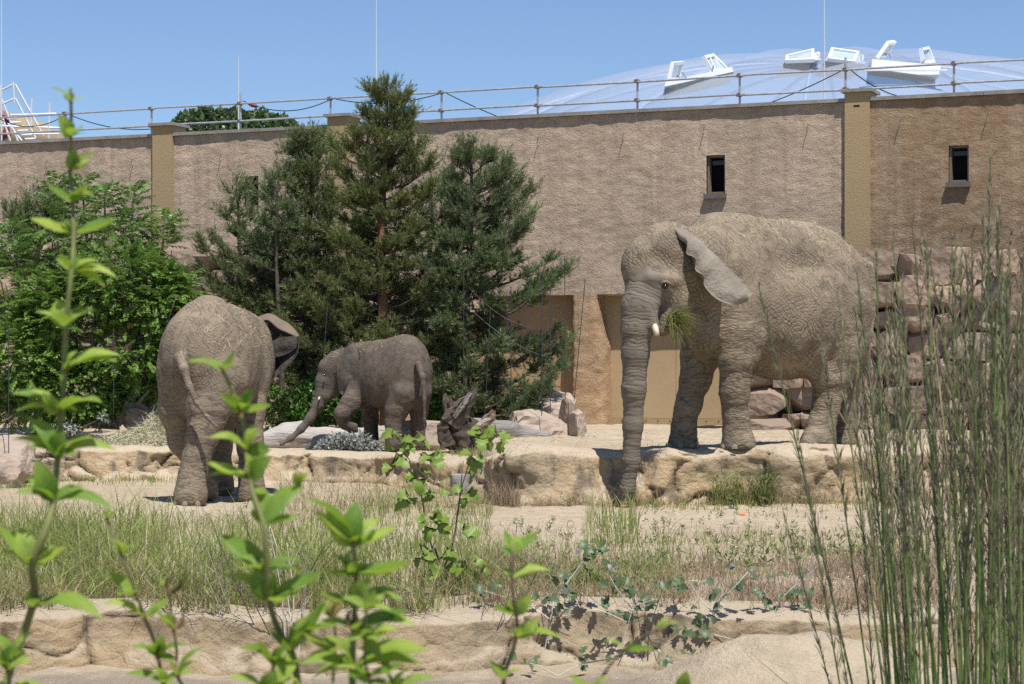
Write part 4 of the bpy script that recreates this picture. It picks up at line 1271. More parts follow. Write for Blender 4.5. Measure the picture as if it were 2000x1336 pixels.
# ---- calf
def calf():
    G = -0.255
    root = thing('elephant_calf', (P(760, 740, 31.8)[0], 31.8, G), 'small elephant calf with one foreleg raised, reaching its trunk left', 'elephant')
    R = frame_from_heading(-0.87, 0.5)
    b = Body([P(520, 740, 32)[0] - .1, 30.8, -0.4], [P(860, 740, 32)[0] + .1, 33.3, 1.6], 0.0165)
    E = lambda px, py, D, sa, k=0.12: b.ell(P(px, py, D), R, sa, k)
    E(764, 736, 31.95, (.60, .40, .50), .05)
    E(795, 722, 31.8, (.36, .36, .50), .15)
    b.chain([(785, 692, 31.85, .25), (740, 700, 32.1, .22), (700, 702, 32.3, .23)], .15)
    E(712, 735, 32.3, (.30, .32, .44), .2)
    E(652, 735, 32.55, (.23, .21, .29), .12)
    b.chain([(700, 715, 32.4, .26), (665, 715, 32.5, .22)], .12)
    b.chain([(642, 718, 32.5, .14), (668, 700, 32.5, .12)], .12)
    tk = [(634, 745, 32.5, .15), (630, 770, 32.5, .115), (622, 790, 32.48, .09), (606, 816, 32.45, .068), (588, 838, 32.42, .052), (568, 856, 32.38, .040), (549, 868, 32.34, .030)]
    b.chain(tk, .06)
    b.chain([(655, 755, 32.5, .12), (640, 775, 32.45, .06)], .06)
    nh = [(788, 770, 31.62, .24), (774, 800, 31.62, .165), (769, 825, 31.62, .125), (768, 850, 31.6, .108), (769, 868, 31.58, .125)]
    fh = [(820, 765, 31.75, .18), (818, 800, 31.9, .135), (817, 830, 31.95, .105), (816, 850, 31.95, .10), (818, 866, 31.95, .12)]
    nf = [(700, 765, 32.05, .19), (684, 788, 31.95, .145), (668, 808, 31.88, .112), (672, 824, 31.95, .09), (688, 836, 32.0, .085)]
    ff = [(722, 780, 32.4, .16), (724, 820, 32.42, .11), (725, 850, 32.42, .10), (724, 866, 32.4, .12)]
    for l in (nh, fh, nf, ff): b.chain(l, .06)
    b.cone(P(812, 735, 31.33), P(812, 800, 31.5), .03, .03, .06, sub=True)
    b.chain([(817, 712, 31.42, .05), (825, 735, 31.32, .035), (829, 780, 31.3, .026), (829, 820, 31.3, .018), (828, 850, 31.3, .014)], .03)
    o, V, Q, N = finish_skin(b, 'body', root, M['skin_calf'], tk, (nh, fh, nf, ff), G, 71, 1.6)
    inn = [(672, 680, 32.25), (663, 700, 32.22), (660, 725, 32.22), (661, 748, 32.24), (663, 766, 32.26)]
    out = [(690, 668, 32.05), (703, 692, 31.92), (700, 722, 31.92), (688, 748, 31.98), (672, 772, 32.15)]
    rows = [(P(*a), P(*c)) for a, c in zip(inn, out)]
    ear_sheet('ear', root, M['ear_dark'], rows, 0.022, nu=16, seed=12, bulge=0.05, ripple=0.010)
    MB().add(*sphere(P(634, 733, 32.29), 0.018)).build('eye', M['eye'], root, smooth=True)
    MB().tube(PV([(624, 776, 32.36), (622, 781, 32.33)]), [0.018, 0.012], 8).build('tusk', M['tusk'], root, smooth=True)
    pyv = HY - (V[:, 2] - CZ) / V[:, 1] * FPX; pxv = V[:, 0] / V[:, 1] * FPX + CX
    straw_on(V, N, 110, (N[:, 2] > 0.5) & (pyv < 712) & (pxv < 790), 'loose straw sprinkled on the calf\'s head and back', 8, 0.06)
calf()
# ------------------------------------------------------------------ stones, logs
def stone_mesh(name, seed, n=4, rough=0.10, cuts=7, cube=0.8):
    rg = np.random.default_rng(seed)
    V = []; Q = []; base = 0
    g = np.linspace(-1, 1, n + 1)
    A, B = np.meshgrid(g, g, indexing='ij')
    for ax in range(3):
        for sgn in (-1, 1):
            v = np.zeros(((n + 1) ** 2, 3)); v[:, ax] = sgn; v[:, (ax + 1) % 3] = A.ravel(); v[:, (ax + 2) % 3] = B.ravel()
            q = grid_quads(n + 1, n + 1)
            Q.append((q[:, ::-1] if sgn > 0 else q) + base); V.append(v); base += len(v)
    V = np.concatenate(V); Q = np.concatenate(Q)
    key = np.round(V * 1000).astype(int)
    _, ui, inv = np.unique(key, axis=0, return_index=True, return_inverse=True)
    V = V[ui]; Q = inv.ravel()[Q]
    S = unit(V)
    V = V * cube + S * (1 - cube) * 1.25
    V = V + 0.5 * rough * np.stack([fbm(V * 1.3 + seed * 3.1 + k * 9, 3, seed + k) for k in range(3)], -1)
    for _ in range(cuts):
        d = unit(rg.normal(size=3) * np.array([1, 1, 1])); lim = rg.uniform(0.82, 1.12)
        o = V @ d - lim
        V = V - np.maximum(o, 0)[:, None] * d
    V = V + rough * 0.22 * np.stack([fbm(V * 4 + seed + k * 5, 2, seed + 20 + k) for k in range(3)], -1)
    V *= 0.5
    return V, Q

def mat_stone(name, c1, c2, c3):
    t = NT(name)
    co = t.coord('Object')
    oi = t.n('ShaderNodeObjectInfo')
    g = t.n('ShaderNodeNewGeometry')
    pos = g.outputs['Position']
    a = t.noise(pos, 2.0, 5, 0.65)
    col = t.mix(t.ramp(a, [(0.35, 0.0), (0.65, 1.0)]), c1, c2)
    col = t.mix(oi.outputs['Random'], col, c3)
    col = t.mix(t.ramp(t.noise(pos, 7, 5, 0.7), [(0.55, 0.0), (0.75, 0.6)]), col, (0.38, 0.32, 0.265))
    t.col(col)
    h = t.mix(0.5, t.noise(t.mapping(pos, (1, 1, 1.8)), 6, 8, 0.7), t.vor(pos, 9))
    return t.fin(0.9, 0.2, t.bump(h, 0.05, 0.9))
M['stone'] = mat_stone('pink_quarry_stone', (0.37, 0.265, 0.19), (0.27, 0.20, 0.15), (0.23, 0.175, 0.135))
M['stone_pale'] = mat_stone('pale_pink_boulder', (0.42, 0.33, 0.26), (0.34, 0.275, 0.225), (0.40, 0.325, 0.26))
M['stone_gap'] = simple('dark_gap', (0.10, 0.08, 0.065), (0.06, 0.05, 0.04), 6, 0.95)  # dark brown backing that shows in the gaps between stones

STONES = []
for k in range(10):
    V, Q = stone_mesh('stone', 100 + k, 4, 0.16, 7, 0.94)
    me = mesh_np('stone_block', V, Q, smooth=False, mats=[M['stone']]); STONES.append(me)

def place(me, name, parent, loc, R, scale, off=None):
    o = bpy.data.objects.new(name, me); link(o)
    o.parent = parent
    base = WL[parent.name] if parent is not None else np.zeros(3)
    m = Matrix.Identity(4)
    A = np.array(R) * np.array(scale)[None, :]
    for i in range(3):
        for j in range(3): m[i][j] = float(A[i, j])
        m[i][3] = float(loc[i] - base[i])
    o.matrix_local = m
    return o

def rock_wall(a, b, z0, ztopf, label, seed, wmin=0.5, wmax=1.0, hmin=0.36, hmax=0.56, jut=0.07, name='rock_wall', skip=None):
    rg = np.random.default_rng(seed)
    a = np.array(a[:2]); b = np.array(b[:2]); L = np.linalg.norm(b - a); d = (b - a) / L; n = np.array([d[1], -d[0]])
    root = thing(name, (a[0], a[1], z0), label, 'rock wall')
    Rb = np.array([[d[0], n[0], 0], [d[1], n[1], 0], [0, 0, 1.0]])
    V = []; m = MB()
    zt = max(ztopf(s) for s in np.linspace(0, L, 20))
    for s in np.arange(0, L, 0.5):
        zz = ztopf(s) - 0.35
        c = a + d * (s + 0.25) - n * 0.62
        m.box((c[0], c[1], (z0 - .3 + zz) / 2), (0.502, 0.5, zz - z0 + .3), Rb)
    m.build('backing', M['stone_gap'], root)
    z = z0 - 0.1; row = 0
    while z < zt - 0.15:
        h = rg.uniform(hmin, hmax)
        s = -rg.uniform(0, 0.5)
        while s < L:
            w = rg.uniform(wmin, wmax) * (1.15 if row % 2 else 0.95)
            sc = s + w / 2
            hh = h * rg.uniform(0.8, 1.2)
            if z + h * 0.6 < ztopf(min(max(sc, 0), L)) and not (skip and skip(sc, z)):
                out = rg.uniform(-jut, jut) - 0.25
                c = a + d * sc + n * out
                ang = rg.normal() * 0.05; tl = rg.normal() * 0.04; yaw = rg.normal() * 0.10
                Rx = np.array([[1, 0, 0], [0, math.cos(tl), -math.sin(tl)], [0, math.sin(tl), math.cos(tl)]])
                Ry = np.array([[math.cos(ang), 0, math.sin(ang)], [0, 1, 0], [-math.sin(ang), 0, math.cos(ang)]])
                Rz = np.array([[math.cos(yaw), -math.sin(yaw), 0], [math.sin(yaw), math.cos(yaw), 0], [0, 0, 1]])
                flip = [1, -1][rg.integers(2)]
                Rf = np.diag([flip, 1, flip]).astype(float)
                place(STONES[rg.integers(len(STONES))], 'stone', root, (c[0], c[1], z + h / 2), Rb @ Rz @ Ry @ Rx @ Rf, (w * 1.05, 0.75, hh * 1.10))
            s += w
        z += h; row += 1
    return root

p0 = P(1448, 740, 36.9); p1 = P(2160, 740, 34.6)
L_ = np.linalg.norm(p1[:2] - p0[:2])
rock_wall(p0, p1, -0.05, lambda s: 3.05 + (0.06 * math.sin(s * 3.1)) - (0.0 if s > 2.6 else 0.0), 'stacked pink quarry stone wall behind the large elephant', 3, 0.40, 0.85, 0.34, 0.52, 0.15)
rock_wall(P(-260, 740, 42.0), P(840, 740, 39.0), -0.2, lambda s: 3.1 + 0.25 * math.sin(s * 0.9) + 0.1 * math.sin(s * 3), 'rough stone wall mostly hidden behind the pines and green trees', 5, 0.6, 1.2, 0.5, 0.75, 0.2)

def boulder(px0, px1, py0, py1, D, depth, label, seed, mat='stone_pale', zb=None, n=9, cuts=12, rough=0.2, rot=0.2, group=None, cube=0.65, smooth=False):
    V, Q = stone_mesh('b', seed, n, rough, cuts, cube)
    a = P(px0, py1, D); c = P(px1, py0, D)
    ext = V.max(0) - V.min(0); V = (V - V.min(0)) / ext - 0.5
    ca, sa = math.cos(rot), math.sin(rot)
    w = c[0] - a[0]; hgt = c[2] - a[2]
    V = V * np.array([w, depth, hgt + 0.15])
    x = V[:, 0] * ca - V[:, 1] * sa; y = V[:, 0] * sa + V[:, 1] * ca
    x = x / (x.max() - x.min()) * w
    V = np.stack([x, y, V[:, 2]], 1) + np.array([(a[0] + c[0]) / 2, D + depth / 2, (a[2] + c[2]) / 2 - 0.075])
    o = MB().add(V, Q).build('boulder', M[mat], smooth=smooth)
    return tag(o, label, 'boulder', group)
boulder(955, 1132, 757, 830, 33.4, 1.6, 'large pale pink boulder with pine shadow left of the rough orange pillar', 11)
boulder(985, 1118, 800, 872, 32.2, 1.2, 'rounded pink boulder in front of the largest one, beside the grey log', 14, rough=.25)
boulder(1108, 1145, 798, 866, 32.0, 0.9, 'narrow upright pink boulder at the right end of the rock group', 17)
boulder(1092, 1124, 778, 830, 32.6, 0.5, 'thin brown slab wedged between the pink boulders', 19, 'stone')
boulder(742, 876, 822, 886, 31.9, 0.9, 'flat topped pink block behind the calf\'s hind legs', 21, cube=.85, cuts=5, rough=.1)
boulder(-60, 58, 850, 925, 30.4, 1.0, 'pale grey pink boulder at the left end of the ledge', 23, cube=.8)
boulder(-40, 44, 886, 935, 29.6, 0.8, 'low pale boulder in front of the other at the left edge', 25)
boulder(878, 918, 926, 968, 27.4, 0.35, 'small grey square stone at the foot of the ledge', 27, 'coping', cube=.9, cuts=3, rough=.06, rot=.1)
boulder(1440, 1560, 818, 846, 35.5, 0.8, 'low pink footing stone in front of the stacked wall', 29, 'stone', cube=.85, cuts=4)

M['wood_grey'] = simple('weathered_grey_wood', (0.33, 0.31, 0.29), (0.20, 0.185, 0.17), 3, 0.85, stretch=(0.5, 2, 6), bump=0.04, bscale=8)
M['wood_pale'] = simple('bleached_wood', (0.50, 0.47, 0.43), (0.36, 0.33, 0.30), 3, 0.85, stretch=(0.5, 2, 5), bump=0.04, bscale=7)
M['wood_dark'] = simple('dark_rotten_wood', (0.085, 0.065, 0.05), (0.045, 0.035, 0.03), 4, 0.9, bump=0.06, bscale=9)
M['wood_dark2'] = simple('brown_rotten_wood', (0.17, 0.135, 0.11), (0.08, 0.062, 0.05), 4, 0.9, bump=0.05, bscale=10)
M['wood_split'] = simple('split_brown_wood', (0.26, 0.185, 0.13), (0.16, 0.12, 0.09), 5, 0.85, bump=0.04, bscale=12)
M['bark'] = simple('grey_brown_bark', (0.15, 0.12, 0.095), (0.09, 0.07, 0.055), 7, 0.9, stretch=(2, 2, .6), bump=0.05)
M['bark_red'] = simple('orange_pine_bark', (0.30, 0.15, 0.075), (0.20, 0.105, 0.06), 9, 0.9, stretch=(2, 2, .6), bump=0.03)
M['bark_pale'] = simple('pale_mottled_bark', (0.34, 0.31, 0.27), (0.15, 0.13, 0.11), 5, 0.9, bump=0.05)

def log(pts, mat, label, name='log', seed=0, cat='log', k=0.08, h=0.022, amp=0.03, freq=4, extra=None):
    pts3 = [P(*p[:3]) for p in pts]; rr = max(p[3] for p in pts) + .2
    lo = np.min(pts3, 0) - rr; hi = np.max(pts3, 0) + rr
    b = Body(lo, hi, h)
    for a, c in zip(pts[:-1], pts[1:]):
        if a is None or c is None: continue
        b.cone(P(*a[:3]), P(*c[:3]), a[3], c[3], k)
    for e in (extra or []):
        for a, c in zip(e[:-1], e[1:]): b.cone(P(*a[:3]), P(*c[:3]), a[3], c[3], k * .5)
    V, Q = b.surface(); V = relax(V, Q, 1); N = vnormals(V, Q)
    V = V + N * (amp * fbm(V * np.array([freq * .4, freq, freq * 1.6]), 4, seed))[:, None]
    o = MB().add(V, Q).build(name, M[mat], smooth=True)
    return tag(o, label, cat)
log([(925, 842, 31.5, .20), (990, 846, 31.5, .18), (1062, 856, 31.7, .11)], 'wood_grey', 'grey weathered log lying between the dark stump and pink boulders', seed=3)
log([(505, 868, 33.2, .12), (560, 852, 33.3, .20), (640, 858, 33.4, .17), (752, 850, 33.4, .15)], 'wood_pale', 'bleached driftwood log lying behind the calf\'s forelegs', seed=4, extra=[[(560, 845, 33.3, .17), (592, 832, 33.3, .10)]])
stump = thing('tree_stump', P(915, 872, 31.2), 'dark rotten stump with jagged split roots beside the calf', 'stump')
def stump_part(name, mat, chains, seed, h=0.02, amp=.04):
    allp = [P(*p[:3]) for c in chains for p in c]
    b = Body(np.min(allp, 0) - .45, np.max(allp, 0) + .45, h)
    for c in chains: b.chain(c, .06)
    b.floor(-0.3)
    V, Q = b.surface(); V = relax(V, Q, 1); N = vnormals(V, Q)
    V = V + N * (amp * fbm(V * 7, 4, seed))[:, None]
    MB().add(V, Q).build(name, M[mat], stump, smooth=True)
stump_part('root_ball', 'wood_dark', [[(888, 800, 31.3, .10), (893, 845, 31.3, .20), (925, 862, 31.2, .17), (950, 850, 31.2, .12)], [(905, 845, 31.2, .24), (912, 868, 31.1, .18)], [(880, 825, 31.2, .10), (882, 862, 31.2, .14)], [(930, 835, 31.3, .12), (955, 862, 31.2, .12)]], 5)
def splinter(pts, w, th, mat, seed, dirx=(1, 0, 0)):
    # a flat torn plank of wood: image polyline with half widths (m)
    rg = np.random.default_rng(seed); q = spline(np.array([list(P(*p)) for p in pts]), 12); n = len(q)
    W = np.interp(np.linspace(0, 1, n), np.linspace(0, 1, len(w)), w)
    T = unit(np.gradient(q, axis=0)); S = unit(np.cross(T, [0, -1, 0])); N = np.cross(S, T)
    rows = []
    for i in range(n):
        r = []
        for (a, c) in ((-1, .3), (-.5, 1), (.2, .7), (.7, 1.1), (1, .2), (.6, -.8), (-.4, -1)):
            r.append(q[i] + S[i] * W[i] * (a + rg.normal() * .10) + N[i] * th * (c + rg.normal() * .15) * (.3 + W[i] / max(w)))
        rows.append(r)
    V = np.array(rows).reshape(-1, 3); Q = []
    for i in range(n - 1):
        for j in range(7): Q.append([i * 7 + j, i * 7 + (j + 1) % 7, (i + 1) * 7 + (j + 1) % 7, (i + 1) * 7 + j])
    Q.append([0, 1, 2, 3]); 
    MB().add(V, Q).build('split_root', M[mat], stump)
splinter([(868, 768, 31.1), (873, 788, 31.1), (884, 810, 31.1), (902, 835, 31.0)], [.02, .07, .10, .13], .05, 'wood_dark2', 1)
splinter([(877, 772, 31.0), (884, 795, 31.0), (897, 818, 31.0)], [.01, .04, .09], .03, 'wood_dark2', 2)
splinter([(929, 756, 30.9), (918, 776, 30.9), (900, 800, 30.95), (880, 828, 31.0)], [.03, .08, .14, .16], .06, 'wood_dark2', 3)
splinter([(921, 766, 30.85), (905, 790, 30.85), (888, 815, 30.9)], [.02, .045, .03], .03, 'wood_grey', 4)
splinter([(965, 801, 30.9), (955, 818, 30.9), (938, 836, 30.9), (922, 842, 30.9)], [.03, .08, .07, .04], .04, 'wood_split', 5)
if 0: splinter([(897, 828, 30.85), (908, 806, 30.85), (925, 812, 30.85), (922, 832, 30.85)], [.04, .05, .06, .03], .03, 'wood_grey', 6)
splinter([(925, 838, 30.8), (945, 822, 30.8), (958, 818, 30.8)], [.03, .025, .01], .02, 'wood_pale', 7)
splinter([(872, 815, 31.0), (866, 840, 31.0), (874, 872, 31.0)], [.04, .10, .12], .06, 'wood_dark', 8)

# ------------------------------------------------------------------ vegetation builders (vectorised)
def needles_mesh(Pp, Dr, L, K, nl, wd, rg, spread=0.8):
    """Pp, Dr (N,3) shoots -> triangles, K needles each"""
    N = len(Pp)
    t = rg.uniform(0, 1, (N, K, 1))
    rnd = rg.normal(size=(N, K, 3)); rnd -= (rnd * Dr[:, None]).sum(-1, keepdims=True) * Dr[:, None]
    rad = unit(rnd)
    d = unit(Dr[:, None] * 0.8 + rad * spread * (1.05 - 0.5 * t))
    b = Pp[:, None] + Dr[:, None] * (t * L[:, None, None])
    ll = nl * rg.uniform(0.7, 1.2, (N, K, 1))
    s = unit(np.cross(d, rg.normal(size=(N, K, 3)))) * wd * 0.5
    V = np.stack([b - s, b + s, b + d * ll], 2).reshape(-1, 3)
    T = np.arange(len(V)).reshape(-1, 3)
    return V, T

def pine(px, D, env, ybase, nb, label, seed, mat='needles', limbs=(), trunk_r=0.11, ytop=None, K=64, bark='bark_red', shoot_k=1.0, depthk=0.75, group='pines in the enclosure', lean=0.0):
    rg = np.random.default_rng(seed)
    s = D / FPX
    env = np.array(env, float)
    ytop = ytop if ytop is not None else env[0, 0]
    base = P(px, ybase, D)
    root = thing('pine_tree', base, label, 'tree', group)
    zs = CZ + (HY - env[:, 0]) * s; o = np.argsort(zs)
    lef = (px - env[:, 1]) * s * .92; rig = (env[:, 2] - px) * s * .92
    z0, z1 = zs.min(), CZ + (HY - ytop) * s - 0.16
    x0 = base[0]
    zz = np.linspace(base[2] - .1, z1, 14)
    tx = x0 + 0.05 * np.sin(zz * 1.3 + seed) + lean * (zz - base[2]); ty = D + 0.04 * np.cos(zz * 1.7 + seed)
    tr = trunk_r * (1 - (zz - zz[0]) / (zz[-1] - zz[0])) ** 0.8 + 0.012
    m = MB(); m.tube(np.stack([tx, ty, zz], 1), tr, 8)
    SP, SD, SL = [], [], []
    br = MB()
    nb = int(nb * 1.3)
    lev = rg.uniform(.62, 1.05, 80)
    for i in range(nb + len(limbs)):
        lim = limbs[i - nb] if i >= nb else None
        f = ((i + rg.uniform(0, 1)) / nb) % 1.0
        z = z0 + (z1 - z0 - 0.15) * f
        z = round(z / 0.32) * 0.32 + rg.normal() * 0.05 if rg.random() < .7 else z
        z = min(max(z, z0), z1 - 0.1)
        ph = rg.uniform(0, 2 * math.pi)
        cx, sy = math.cos(ph), math.sin(ph)
        ex = np.interp(z, zs[o], rig[o]) if cx > 0 else np.interp(z, zs[o], lef[o])
        ex = max(ex, 0.08)
        both = (np.interp(z, zs[o], rig[o]) + np.interp(z, zs[o], lef[o])) / 2
        ey = max(0.15, min(depthk * both, 1.7))
        R = 1 / math.sqrt((cx / ex) ** 2 + (sy / ey) ** 2)
        R *= rg.uniform(0.5, 1.05) * lev[int((z + 2) / .32) % 80]
        u = np.linspace(0, 1, 7)
        rise = rg.uniform(0.0, 0.55) * R
        if f > 0.7: rise = R * rg.uniform(.5, 1.1)
        zc = z - rise * 0.7 + rise * u ** 1.6 - 0.06 * R * np.sin(np.pi * u)
        bx = np.interp(z, zz, tx); by = np.interp(z, zz, ty)
        wob = 0.05 * R * np.sin(u * 5 + rg.uniform(0, 6))
        q = np.stack([bx + R * u * cx - wob * sy, by + R * u * sy + wob * cx, zc], 1)
        if lim is not None:
            e = P(lim[0], lim[1], D + rg.uniform(-.5, .25)); e[2] -= 0.17; R = abs(e[0] - x0) + .12; f = (e[2] - z0) / (z1 - z0)
            a = np.array([x0 + 0.0, D, e[2] - .45 * R]) ; a[2] = max(a[2], base[2] + .3)
            a[0] = np.interp(a[2], zz, tx)
            q = a + (e - a) * u[:, None]; q[:, 2] -= .16 * R * np.sin(np.pi * u) * (1 if R > .5 else 0); q[:, 0] += .05 * R * np.sin(u * 6)
            d_ = e - a; ph = math.atan2(d_[1], d_[0]); cx, sy = math.cos(ph), math.sin(ph)
        br.tube(q, np.linspace(0.010 + 0.014 * R, 0.005, 7), 4, False)
        nt = int((5 + R * 10) * shoot_k * (.75 if f > .75 else 1) * (1.3 if lim is not None else 1))
        for k in range(nt):
            t = rg.uniform(0.30 if lim is None else .45, 1.0) ** 0.8
            c = np.array([np.interp(t, u, q[:, j]) for j in range(3)])
            side = rg.choice([-1, 1]); a = ph + side * rg.uniform(0.3, 1.2)
            L = (0.12 + 0.32 * R * (1 - t)) * rg.uniform(.7, 1.2)
            d = unit(np.array([math.cos(a), math.sin(a), rg.uniform(-.05, .55)]))
            e = c + d * L
            br.add(*tube(np.array([c, (c + e) / 2 - [0, 0, .01], e]), [0.007, 0.005, 0.003], 3, False))
            ns = 4 + int(L * 10)
            for w in range(ns):
                tt = rg.uniform(0.15, 1.0) if w else 1.0
                pp = c + (e - c) * tt
                dd = unit(d * 0.55 + rg.normal(size=3) * 0.42 + np.array([0, 0, 0.42 + .5 * (f > .6)]))
                SP.append(pp); SD.append(dd); SL.append(rg.uniform(0.09, 0.2) * (1.35 if f > .7 else 1))
        # leader shoots on the branch tip
        for w in range(3):
            SP.append(q[-1]); SD.append(unit(np.array([cx, sy, .9]) * .6 + rg.normal(size=3) * .3)); SL.append(rg.uniform(.18, .36))
    for w in range(12):
        z = z1 - rg.uniform(0, .5); SP.append(np.array([np.interp(z, zz, tx), np.interp(z, zz, ty), z])); SD.append(unit(rg.normal(size=3) * .25 + [0, 0, 1])); SL.append(.28)
    tk = m.build('trunk', M[bark], root, smooth=True)
    tag(br.build('branches', M['bark'], root), kind='stuff')
    K = int(K * 0.42)
    V, T = needles_mesh(np.array(SP), np.array(SD), np.array(SL), K, 0.068, 0.0095, rg)
    MB().add(V, None, T).build('crown', M[mat], root)
    return len(T)

M['needles'] = leafmat('pine_needles', (0.135, 0.175, 0.065), (0.20, 0.245, 0.10), 0.18, rough=.5, spec=.3)
M['needles_olive'] = leafmat('olive_pine_needles', (0.13, 0.165, 0.055), (0.20, 0.235, 0.085), 0.2, rough=.5, spec=.3, dry=(0.20, 0.17, 0.05))
M['needles_blue'] = leafmat('bluish_pine_needles', (0.125, 0.17, 0.07), (0.19, 0.24, 0.11), 0.18, rough=.5, spec=.3)
nt_ = 0
nt_ += pine(750, 34.0, [(152, 736, 778), (200, 725, 805), (235, 700, 815), (262, 665, 822), (290, 655, 850), (330, 680, 845), (360, 650, 850), (430, 630, 870), (520, 590, 895), (600, 560, 930), (680, 545, 930), (730, 580, 900), (755, 640, 860)], 850, 112,
     'tallest dark pine with orange trunk rising above the wall behind the calf', 1, 'needles_olive', [(728, 156), (760, 150), (786, 168), (806, 205), (720, 205), (655, 262), (700, 246), (822, 262), (850, 292), (660, 300), (846, 345), (655, 350), (868, 420), (640, 425), (890, 540), (900, 610), (560, 600)], 0.11, K=60)
nt_ += pine(605, 35.2, [(252, 578, 632), (300, 560, 650), (345, 535, 655), (385, 530, 655), (425, 500, 660), (480, 395, 670), (540, 380, 680), (600, 385, 690), (660, 400, 690), (710, 430, 690), (760, 470, 680), (790, 520, 670)], 850, 112,
     'broad left pine spreading over the second elephant, thin upper tips', 2, 'needles', [(580, 255), (597, 246), (618, 250), (560, 275), (650, 290), (560, 330), (425, 445), (398, 452), (395, 500), (383, 560), (400, 610), (415, 660), (440, 700)], 0.08, K=56, bark='bark', shoot_k=.95)
nt_ += pine(915, 33.6, [(268, 905, 925), (300, 880, 970), (345, 862, 1035), (400, 862, 1045), (440, 840, 1030), (478, 830, 1015), (500, 820, 1116), (525, 820, 1095), (560, 820, 1010), (600, 820, 1060), (640, 820, 1116), (680, 820, 1104), (720, 830, 1075), (760, 850, 1065), (795, 890, 1015)], 850, 118,
     'right pine with long upswept tips and low branches reaching the orange pillar', 3, 'needles_blue', [(915, 266), (938, 285), (960, 290), (985, 312), (1010, 335), (1036, 352), (1040, 398), (1020, 425), (1112, 500), (1085, 512), (1060, 520), (1112, 640), (1090, 620), (1104, 688), (1080, 715), (1062, 745), (1040, 780)], 0.08, K=58, bark='bark')
nt_ += pine(690, 36.4, [(390, 640, 740), (440, 600, 780), (520, 560, 820), (600, 540, 860), (690, 540, 860), (760, 560, 840)], 850, 60,
     'lower pine filling the gap behind the tallest one', 8, 'needles', (), 0.07, K=50, bark='bark')
nt_ += pine(838, 35.6, [(330, 815, 862), (400, 800, 880), (480, 780, 900), (560, 770, 910), (680, 770, 920), (760, 790, 900)], 850, 44,
     'dark pine wedged between the tallest and the right pine', 9, 'needles_blue', (), 0.07, K=50, bark='bark')
nt_ += pine(462, 35.8, [(322, 446, 474), (370, 444, 476), (410, 430, 480), (425, 420, 520), (480, 395, 540), (560, 385, 540), (660, 400, 560)], 840, 34,
     'slender pine tips standing in front of the second small window', 4, 'needles', (), 0.05, K=50, bark='bark', shoot_k=.8)
nt_ += pine(75, 36.0, [(352, 40, 150), (390, 0, 180), (430, -20, 190), (480, -60, 190), (540, -60, 160)], 840, 34,
     'dark pine at far left among the feathery green trees', 6, 'needles', (), 0.08, K=50, bark='bark')
nt_ += pine(545, 34.6, [(308, 530, 560), (350, 527, 562), (372, 522, 566), (430, 515, 600), (520, 480, 610)], 840, 22,
     'thin single pine leader just left of the broad left pine', 7, 'needles_blue', (), 0.04, K=48, bark='bark', shoot_k=.7)
print('pine tris', nt_)

def pinnate(Pp, Dr, L, pairs, ll, wl, rg, droop=0.25):
    """compound leaves: Pp, Dr (N,3), L (N,) -> leaflets (diamond quads) + thin rachis"""
    N = len(Pp)
    up = np.array([0, 0, 1.0])
    side = unit(np.cross(Dr, up)); nrm = unit(np.cross(side, Dr))
    t = (np.arange(pairs) + 1.0) / pairs
    t = 0.12 + 0.88 * t
    ctr = Pp[:, None] + Dr[:, None] * (L[:, None] * t[None])[..., None] - up * (droop * L[:, None] * t[None] ** 2)[..., None]
    prof = (0.55 + 0.45 * np.sin(np.pi * np.clip(t * 0.95, 0, 1)))
    Vs = []
    for sg in (-1, 1):
        d = unit(side[:, None] * sg + Dr[:, None] * 0.45 - up * rg.uniform(0.1, 0.6, (N, pairs, 1)) + rg.normal(size=(N, pairs, 3)) * .12)
        lf = (ll * prof[None] * (L[:, None] / L.mean()) * rg.uniform(.8, 1.15, (N, pairs)))[..., None]
        w = unit(np.cross(d, nrm[:, None] + rg.normal(size=(N, pairs, 3)) * .25)) * wl * 0.5 * lf / ll
        Vs.append(np.stack([ctr, ctr + d * lf * .45 + w, ctr + d * lf - up * lf * .12, ctr + d * lf * .45 - w], 2))
    V = np.concatenate(Vs, 1).reshape(-1, 3)
    Q = np.arange(len(V)).reshape(-1, 4)
    # rachis
    e = Pp + Dr * L[:, None] - up * (droop * L)[:, None]; mid = Pp + Dr * L[:, None] * .5 - up * (droop * L * .25)[:, None]
    w = side * 0.004
    R = np.stack([Pp - w, Pp + w, mid + w, mid - w, e + w * .4, e - w * .4], 1).reshape(-1, 3)
    q = np.arange(N)[:, None] * 6
    RQ = np.concatenate([q + [0, 1, 2, 3], q + [3, 2, 4, 5]]) + len(V)
    return np.vstack([V, R]), np.vstack([Q, RQ])

